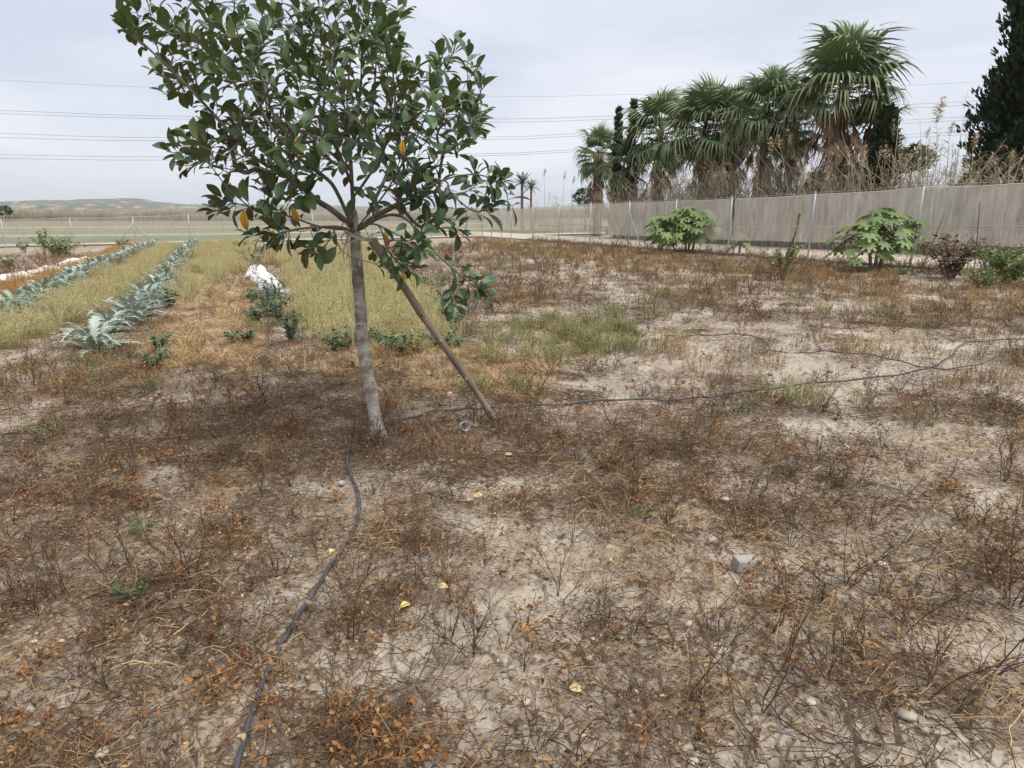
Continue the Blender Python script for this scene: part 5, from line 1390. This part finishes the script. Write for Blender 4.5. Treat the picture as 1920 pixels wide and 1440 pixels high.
def mat_clump(seed, n, r, h, th=.0013, mi=0):
    """a low tangle of fine twigs lying on the ground"""
    rr = random.Random(seed); mb = MB()
    for i in range(n):
        a = rr.random() * 6.28; q = r * math.sqrt(rr.random()); z = abs(rr.gauss(0, .5)) * h * (1 - .6 * q / r); d = rr.random() * 6.28
        pa = wig((math.cos(a) * q, math.sin(a) * q, z), (math.cos(d), math.sin(d), rr.uniform(-.15, .45)), rr.uniform(.08, .22), 4, rr, .4, .10)
        pa = [Vector((p.x, p.y, max(.004, p.z))) for p in pa]
        mb.tube(pa, th * rr.uniform(.7, 1.3), 3, rr.random(), mi, False)
    return mb
def litter(seed, n, r, lo=.006, hi=.03, mats=3):
    """flecks of broken leaf and stalk"""
    rr = random.Random(seed); mb = MB()
    for i in range(n):
        a = rr.random() * 6.28; q = r * math.sqrt(rr.random()); d = rr.random() * 6.28; L = rr.uniform(lo, hi)
        if rr.random() < .55:
            dd = Vector((math.cos(d), math.sin(d), rr.uniform(-.1, .25))); p = Vector((math.cos(a) * q, math.sin(a) * q, rr.uniform(.003, .012)))
            mb.tube([p, p + dd * L * .5 + Vector((0, 0, .002)), p + dd * L * rr.uniform(1, 2)], .0012, 3, rr.random(), rr.randrange(mats), False)
        else: mb.put(SMALL[rr.randrange(4)], frame((math.cos(d), math.sin(d), rr.uniform(-.3, .4)), (rr.uniform(-.7, .7), rr.uniform(-.7, .7), 1), (math.cos(a) * q, math.sin(a) * q, rr.uniform(.004, .014)), L * .8), rr.random(), rr.randrange(mats))
    return mb
def orange_clump(seed, n, r, h):
    rr = random.Random(seed); mb = MB()
    for i in range(6):
        a = rr.random() * 6.28; pa = wig((0, 0, 0), (math.cos(a), math.sin(a), rr.uniform(.2, 1)), r * rr.uniform(.7, 1.4), 5, rr, .25, .08); mb.tube(pa, .0016, 3, rr.random(), 0, False)
        for k in range(n // 6):
            e = pa[rr.randrange(1, 6)] + Vector((rr.gauss(0, .012), rr.gauss(0, .012), rr.gauss(0, .01))); mb.put(leaf_geo(1, rr.uniform(.35, .6), 4, None, rr.uniform(-.7, 1.1), rr.uniform(-.6, 1.0), .22, rr.randrange(99)), frame((rr.uniform(-1, 1), rr.uniform(-1, 1), rr.uniform(-.8, .4)), (rr.uniform(-1, 1), rr.uniform(-1, 1), .6), Vector((e.x, e.y, max(.008, e.z))), rr.uniform(.014, .028)), rr.random(), 1)
    return mb
def straw_clump(seed, n, r, h, w=.0022, flat=.0):
    rr = random.Random(seed); mb = MB()
    for i in range(n):
        a = rr.random() * 6.28; q = r * math.sqrt(rr.random()) * .6; e = rr.uniform(.15, 1.3) * (1 - flat); d = rr.random() * 6.28
        blade(mb, (math.cos(a) * q, math.sin(a) * q, 0), (math.cos(d), math.sin(d), e), h * rr.uniform(.6, 1.2), w * rr.uniform(.7, 1.5), rr, rr.uniform(.1, .6) * (1 if e > .4 else .2), 0, 3)
    return mb
def herb_clump(seed, n, r, h, tiny=16, ls=.014, th=.0012):
    """fine upright weed: thin stems set with tiny leaves and seed heads"""
    rr = random.Random(seed); mb = MB()
    for i in range(n):
        a = rr.random() * 6.28; q = r * math.sqrt(rr.random())
        pa = wig((math.cos(a) * q, math.sin(a) * q, 0), (math.cos(a) * .35 * rr.random(), math.sin(a) * .35 * rr.random(), 1), h * rr.uniform(.6, 1.1), 4, rr, .14)
        rn = rr.random(); mb.tube(pa, [th * 1.3, th * 1.1, th, th * .9, th * .6], 3, rn, 0, False)
        for k in range(tiny):
            t = rr.uniform(.2, 1) * 4; j = min(3, int(t)); e = pa[j].lerp(pa[j + 1], t - j); b_ = rr.random() * 6.28
            d = Vector((math.cos(b_), math.sin(b_), rr.uniform(.0, 1.2))); s = d.cross(Vector((0, 0, 1))).normalized() * ls * .28; q2 = e + d * ls * rr.uniform(.2, 1); 
            mb.add([q2 - d * ls * .3, q2 + s, q2 + d * ls * .7, q2 - s], [(0, 1, 2, 3)], (.5, j / 4 + .2, (rn + rr.uniform(-.15, .15)) % 1), 0)
    return mb

M_DARKBIT = plant('dark_leaf_crumb', [(.05, .034, .025), (.09, .058, .038), (.17, .11, .065), (.36, .26, .15)], .85, .15)
T1 = [proto('twig%d' % i, twig_clump(500 + i, 3 + i % 3, .19 + .04 * (i % 4), .2, .0017, 4, 1.0, 1 if i % 2 else 0), [M_TWIG, M_BRN]) for i in range(7)]
T2 = [proto('rtwig%d' % i, twig_clump(520 + i, 4, .16 + .04 * (i % 3), .2, .0017, 4, 1.1, 2), [M_TWIGR, M_ORANGE]) for i in range(5)]
TT = [proto('tall%d' % i, twig_clump(540 + i, 2 + i % 2, .42 + .06 * (i % 3), .2, .0018, 6, .45, 0), [M_TWIG, M_BRN]) for i in range(5)]
MT = [proto('mat%d' % i, mat_clump(560 + i, 34, .20, .05, .0017), [M_TWIG]) for i in range(4)] + [proto('rmat%d' % i, mat_clump(570 + i, 34, .20, .05, .0017), [M_TWIGR]) for i in range(3)]
LT = [proto('litter%d' % i, litter(580 + i, 64, .18, .010, .034), [M_BRN, M_TWIGR, M_STRAW if i == 3 else M_DARKBIT]) for i in range(4)]
OR = [proto('orange%d' % i, orange_clump(600 + i, 42, .13, .12), [M_TWIGR, M_ORANGE]) for i in range(4)] + [proto('pale%d' % i, orange_clump(610 + i, 24, .13, .12), [M_STRAW, M_PALELEAF]) for i in range(3)]
SW = [proto('straw%d' % i, mat_clump(620 + i, 16 + 5 * i, .17, .07, .0016), [M_STRAW]) for i in range(3)]
SWU = [proto('strawup%d' % i, straw_clump(640 + i, 40, .10, .26, .0015, .0), [M_STRAW]) for i in range(3)]
M_ORGR = plant('orange_dry_grass', [(.38, .22, .08), (.48, .30, .12), (.30, .15, .05), (.52, .38, .18)], .8, .15, transl=.12)
M_RUST = plant('rust_dry_weed', [(.22, .145, .08), (.32, .225, .13), (.15, .10, .06), (.34, .28, .16)], .85, .15, transl=.08)
OG = [proto('orgrass%d' % i, herb_clump(650 + i, 30, .17, .22, 12, .014, .0016), [M_ORGR]) for i in range(3)]
RG = [proto('rust%d' % i, herb_clump(660 + i, 24, .18, .17, 14, .016, .0017), [M_RUST]) for i in range(3)]
YG = [proto('ygreen%d' % i, herb_clump(670 + i, 34, .19, .34, 26, .0145, .0016), [M_YGREEN]) for i in range(4)]
OLV = [proto('olive%d' % i, herb_clump(680 + i, 24, .15, .20, 14, .018, .0016), [M_OLIVE]) for i in range(3)]
GW = [proto('gweed%d' % i, herb_clump(690 + i, 12, .10, .10, 14, .022, .0016), [M_GREEN]) for i in range(3)]

def field_pts(n, r0, r1, thmax=46):
    """points spread over the plot in front of the camera, a little thinner with distance"""
    r = r0 + (r1 - r0) * RNG.random(n) ** 1.12; th = np.radians(RNG.uniform(-thmax, thmax, n))
    return r * np.sin(th), r * np.cos(th), r
def inside_plot(x, y):
    s = (x - FA.x) * fnor.x + (y - FA.y) * fnor.y
    yl = CORNER.y + (x - CORNER.x) * ldir.y / ldir.x
    return (s < -.15) & (y < yl - .3)
def zone_any(x, y, Z):
    m = np.zeros(x.shape, bool)
    for z in Z: m |= inpoly(x, y, z)
    return m
def spread(name, label, cat, protos, x, y, smin, smax, w=None, tilt=.12, grow=0.0, lift=-.004):
    n = len(x); r = np.hypot(x, y); s = RNG.uniform(smin, smax, n) * (1 + grow * np.clip(r - 4, 0, 20))
    idx = RNG.choice(len(protos), n, p=w)
    scatter(name, label, cat, protos, np.stack([x, y, H(x, y) + lift], 1), RNG.random(n) * 6.28, s, idx, RNG.normal(0, tilt, (n, 2)))
def pick(n, r0, r1, dens, th=46):
    x, y, r = field_pts(n, r0, r1, th); d = dens(x, y, r) * np.clip(.68 + .12 * (r - 1.5), .6, 1); k = (RNG.random(n) < d) & inside_plot(x, y); x, y = x[k], y[k]
    hd = np.full(x.shape, 9.0)
    for hp in HOSES: hd = np.minimum(hd, np.hypot(x[:, None] - hp[None, :, 0], y[:, None] - hp[None, :, 1]).min(1))
    k = (hd > .08) | (RNG.random(len(x)) < .3); return x[k], y[k]
notzone = lambda x, y: (~zone_any(x, y, [Z_GA, Z_GB, Z_GC, Z_OL])).astype(float)
soft = lambda x, y: np.where(zone_any(x, y, [Z_PATH, Z_STRAW, Z_GM]), .35, 1.0)
left = lambda x, y: np.clip(.5 - (x - .4) * .28 / (1 + .12 * y), 0.05, .95)

x, y = pick(5900, 1.25, 32, lambda x, y, r: np.clip(cover(x, y) * 1.25 - .12, 0, 1) * notzone(x, y) * soft(x, y) * (1 - .6 * left(x, y)))
# litter drifted against the foot of the tree and the pole
for bx_, by_, m in ((g(706, 815).x, g(706, 815).y, 26), (pb.x, pb.y, 10)):
    a = RNG.random(m) * 6.28; q = .07 + .22 * RNG.random(m); x = np.concatenate([x, bx_ + np.cos(a) * q]); y = np.concatenate([y, by_ + np.sin(a) * q])
spread('dead_weeds', 'dark brown wiry dead weeds spread over the dry plot', 'weeds', T1, x, y, .45, 1.05, grow=.09)
x, y = pick(3900, 1.25, 34, lambda x, y, r: np.clip(cover(x, y) * 1.2 - .10, 0, 1) * notzone(x, y) * soft(x, y) * (.2 + .8 * left(x, y)))
spread('rusty_weeds', 'rusty brown dead weeds thickest on the tree side of the plot', 'weeds', T2, x, y, .5, 1.1, grow=.07)
x, y = pick(4000, 1.2, 24, lambda x, y, r: np.clip(cover(x, y) * 1.3 - .12, 0, 1) * notzone(x, y) * soft(x, y))
wl = np.array([.17, .17, .17, .17, .11, .11, .10])
spread('twig_litter', 'matted fine dead twigs lying over the clay', 'twigs', MT, x, y, .55, 1.15, wl / wl.sum(), .05)
x, y = pick(7200, 1.2, 15, lambda x, y, r: .18 + .7 * cover(x, y) * notzone(x, y))
spread('plant_litter', 'broken dry leaf and stalk litter on the cracked clay', 'litter', LT, x, y, .7, 1.3, None, .03)
x, y = pick(1500, 1.25, 16, lambda x, y, r: np.clip((fbm(x * 2.2, y * 2.2, 91, 3) - .56) * 9, 0, 1) * .8 * notzone(x, y) * (.35 + .65 * left(x, y)))
ox, oy = [], []
for u, v, m in ((700, 1405, 6), (630, 1395, 4), (780, 1390, 4), (40, 1385, 5), (25, 1320, 3), (500, 1335, 3), (450, 1290, 2), (370, 1340, 2), (235, 945, 4), (280, 860, 3), (250, 700, 5), (170, 705, 4), (600, 990, 2), (430, 1000, 2), (1430, 745, 3), (1690, 740, 4), (1590, 850, 2), (1490, 860, 2), (1780, 920, 2), (1480, 1080, 3), (1410, 1100, 3), (700, 1190, 3), (1020, 1200, 2), (1260, 1390, 2)):
    c = g(u, v)
    for _ in range(m): ox.append(c.x + RNG.normal(0, .06)); oy.append(c.y + RNG.normal(0, .08))
x = np.concatenate([x, ox]); y = np.concatenate([y, oy])
wo = np.array([.24, .24, .23, .23, .02, .02, .02])
spread('dry_leaf_sprigs', 'sprigs of curled orange and tan dry leaves', 'dry leaves', OR, x, y, .6, 1.15, wo / wo.sum(), .15)
x, y = pick(2100, 1.25, 16, lambda x, y, r: np.clip((fbm(x * 1.1, y * 1.1, 97, 3) - .46) * 4, 0, 1) * .7 * notzone(x, y))
spread('dry_straw', 'pale dry straw blades strewn on the clay', 'straw', SW, x, y, .5, 1.1, None, .06)
x, y = pick(14000, 3.6, 34, lambda x, y, r: np.where(zone_any(x, y, [Z_PATH, Z_STRAW]), .75, 0.0))
spread('dry_straw', 'trampled pale straw on the path between the rows', 'straw', SW + SWU, x, y, .5, .95, None, .1, .03)
# clods of clay
CLD = []
for i in range(5):
    mb = MB(); V, F, C = rock_geo(800 + i, .62, 8, 6, .55); mb.add(V, F, C); CLD.append(proto('clod%d' % i, mb, [M_CLOD], smooth=False))
x, y = pick(11000, 1.25, 26, lambda x, y, r: .25 + .75 * np.clip((fbm(x * 1.9, y * 1.9, 121, 3) - .38) * 4, 0, 1))
n = len(x); sz = .005 + .022 * RNG.random(n) ** 3.6 * (1 + .04 * np.hypot(x, y))
scatter('clay_clods', 'broken crumbs and clods of dry clay on the plot', 'clods', CLD, np.stack([x, y, H(x, y) - .004], 1), RNG.random(n) * 6.28, sz, RNG.integers(0, 5, n), RNG.normal(0, .5, (n, 2)))
# grass strips: even cover
def fill(poly, dens, jit=0):
    xs = [p[0] for p in poly]; ys = [p[1] for p in poly]; area = (max(xs) - min(xs)) * (max(ys) - min(ys)); n = int(area * dens)
    x = RNG.uniform(min(xs), max(xs), n); y = RNG.uniform(min(ys), max(ys), n); wx = x + .5 * (fbm(x * 1.6, y * 1.6, 131, 3) - .5); wy = y + .9 * (fbm(x * 1.6, y * 1.6, 133, 3) - .5); k = inpoly(wx, wy, poly) & inside_plot(x, y); return x[k], y[k]
parts_ = [fill(Z_GA, 16), fill(Z_GB, 18), fill(Z_GC, 13)]
x = np.concatenate([p[0] for p in parts_]); y = np.concatenate([p[1] for p in parts_])
k = RNG.random(len(x)) < .35 + 1.2 * np.clip(fbm(x * .8, y * .8, 101, 3) - .25, 0, 1); x, y = x[k], y[k]
spread('tall_weed_strips', 'yellow-green fine weeds standing in strips between the crop rows', 'weeds', YG, x, y, .5, 1.15, None, .12)
x, y = fill(Z_OL, 12)
spread('orange_grass', 'orange dry grass strip edging the far cardoon row', 'grass', OG, x, y, .7, 1.15, None, .1)
x1, y1 = fill(Z_FF, 7); x2, y2 = pick(8500, 5.0, 38, lambda x, y, r: notzone(x, y) * np.clip((fbm(x * .7, y * .7, 103, 3) - .40) * 4, 0, 1) * np.clip((r - 5) / 6, 0, 1) * np.where(zone_any(x, y, [Z_PATH]), .4, 1))
spread('rust_weeds', 'low rust and straw coloured weeds in the middle distance', 'weeds', RG + OG, np.concatenate([x1, x2]), np.concatenate([y1, y2]), .5, 1.0, np.array([.29, .29, .27, .05, .05, .05]), .12)
x1, y1 = fill(Z_GM, 12); x2, y2 = pick(2200, 5.5, 34, lambda x, y, r: notzone(x, y) * np.clip((fbm(x * .8, y * .8, 107, 3) - .55) * 6, 0, 1))
spread('olive_weeds', 'patches of olive green weeds on the dry plot', 'weeds', OLV, np.concatenate([x1, x2]), np.concatenate([y1, y2]), .55, 1.0, None, .12)
x, y = pick(220, 1.4, 30, lambda x, y, r: np.clip((fbm(x * 1.9, y * 1.9, 109, 3) - .52) * 5, 0, 1) * .7)
spread('green_weeds', 'scattered tiny green weeds', 'weeds', GW, x, y, .3, .7, None, .12)

# dry sprigs along the fence foot
n = 420; s_ = RNG.uniform(-8, 24, n); t_ = RNG.normal(.12, .22, n); x = FA.x + fdir.x * s_ + fnor.x * t_; y = FA.y + fdir.y * s_ + fnor.y * t_
scatter('fence_foot_weeds', 'dry upright sprigs growing through the foot of the netted fence', 'weeds', T2 + TT + RG, np.stack([x, y, H(x, y)], 1), RNG.random(n) * 6.28, RNG.uniform(.7, 1.5, n), RNG.choice(13, n, p=np.array([1.2] * 5 + [.5] * 5 + [1.5] * 3) / 13.0), RNG.normal(0, .15, (n, 2)))
# the dead stalks that stand out singly
DW = [proto('stalk%d' % i, twig_clump(700 + i, 3 + i % 3, .5, .2, .0019, 6, .55, 0), [M_TWIG, M_BRN]) for i in range(6)]
SPOT = [(75, 1150), (130, 1120), (1150, 690), (1290, 1330), (880, 1225), (1010, 1400), (1610, 900), (1480, 1020), (1590, 1090), (1790, 1330), (1730, 1300), (1560, 1270), (1420, 1330), (1820, 760), (1760, 780), (1850, 770), (1300, 860), (1180, 900), (1080, 870), (1000, 760), (1340, 790), (540, 900), (420, 860), (250, 900), (330, 830), (170, 780),
        (60, 720), (110, 700), (500, 760), (730, 880), (950, 820), (1120, 1000), (1250, 980), (1400, 930), (1530, 870), (1880, 900), (1700, 880), (1640, 990), (1900, 1130), (1860, 1260), (1690, 1180), (1130, 1180), (1050, 1120), (780, 1080), (660, 1190), (250, 1060), (360, 1080), (1900, 640), (1780, 620), (1680, 610), (1600, 640), (1480, 600), (1300, 570), (1060, 640), (1140, 560), (1750, 700), (1620, 720)]
me0 = [p.data for p in DW]
MARKS = [('the pale concrete block', 1398, 1050), ('the foot of the rubber tree', 706, 800), ('the foot of the leaning pole', 925, 785), ('the bright yellow fallen leaf', 620, 1044), ('the yellow-green fallen leaf', 752, 1148), ('the tan oval fallen leaf', 1090, 1308),
         ('the bend of the long hose', 1790, 665), ('the olive grass patch', 1090, 640), ('the first cardoon of the long row', 165, 650), ('the low loop of hose', 1400, 634), ('the pale angular stone', 1700, 1345), ('the yellow leaf by the block', 1150, 1062), ('the bend of the winding hose', 672, 950), ('the dark oval stone', 192, 1415),
         ('the flat pale stone', 1870, 1030), ('the brown leaf on the bare patch', 1590, 845), ('the crossing of the two hoses', 1745, 692), ('the yellow sapling', 1466, 524), ('the withered shrubs', 1800, 520)]
USED = set()
def stalk_label(u, v):
    for nm, a, b_ in sorted(MARKS, key=lambda m: math.hypot(m[1] - u, (m[2] - v) * 1.6)):
        side = 'left of' if u < a else 'right of'; depth = 'nearer than' if v > b_ else 'farther than'; d = math.hypot(a - u, b_ - v)
        for lab in ((side if abs(u - a) > abs(v - b_) else depth) + ' ' + nm, ('well ' if d > 120 else 'just ') + side + ' ' + nm, ('well ' if d > 120 else 'just ') + depth + ' ' + nm):
            if lab not in USED:
                USED.add(lab); return 'dark dead weed stalk ' + lab
for i, (u, v) in enumerate(SPOT):
    b = g(u, v, -.005); o = link('dead_stalk', me0[i % 6]); o.location = b; o.rotation_euler = (U(-.1, .1), U(-.1, .1), U(0, 6.28)); s = U(.6, 1.0); o.scale = (s, s, s)
    tag(o, stalk_label(u, v), 'dead weed', 'dead weed stalks on the dry plot')

# ------------------------------------------------------------------ the air
haze_on = True
if haze_on:
    mb = MB(); mb.box((-4500, -4500, -8), (4500, 4500, 110))
    m = bpy.data.materials.new('haze_air'); m.use_nodes = True; nt = m.node_tree; nt.nodes.clear()
    out = nt.nodes.new('ShaderNodeOutputMaterial'); pv = nt.nodes.new('ShaderNodeVolumePrincipled')
    pv.inputs['Color'].default_value = (.88, .91, .97, 1); pv.inputs['Density'].default_value = .00014; pv.inputs['Anisotropy'].default_value = .2
    nt.links.new(pv.outputs[0], out.inputs['Volume'])
    o = mb.build('haze', m, smooth=False); tag(o, 'pale even haze over the whole plain', 'haze', kind='stuff')
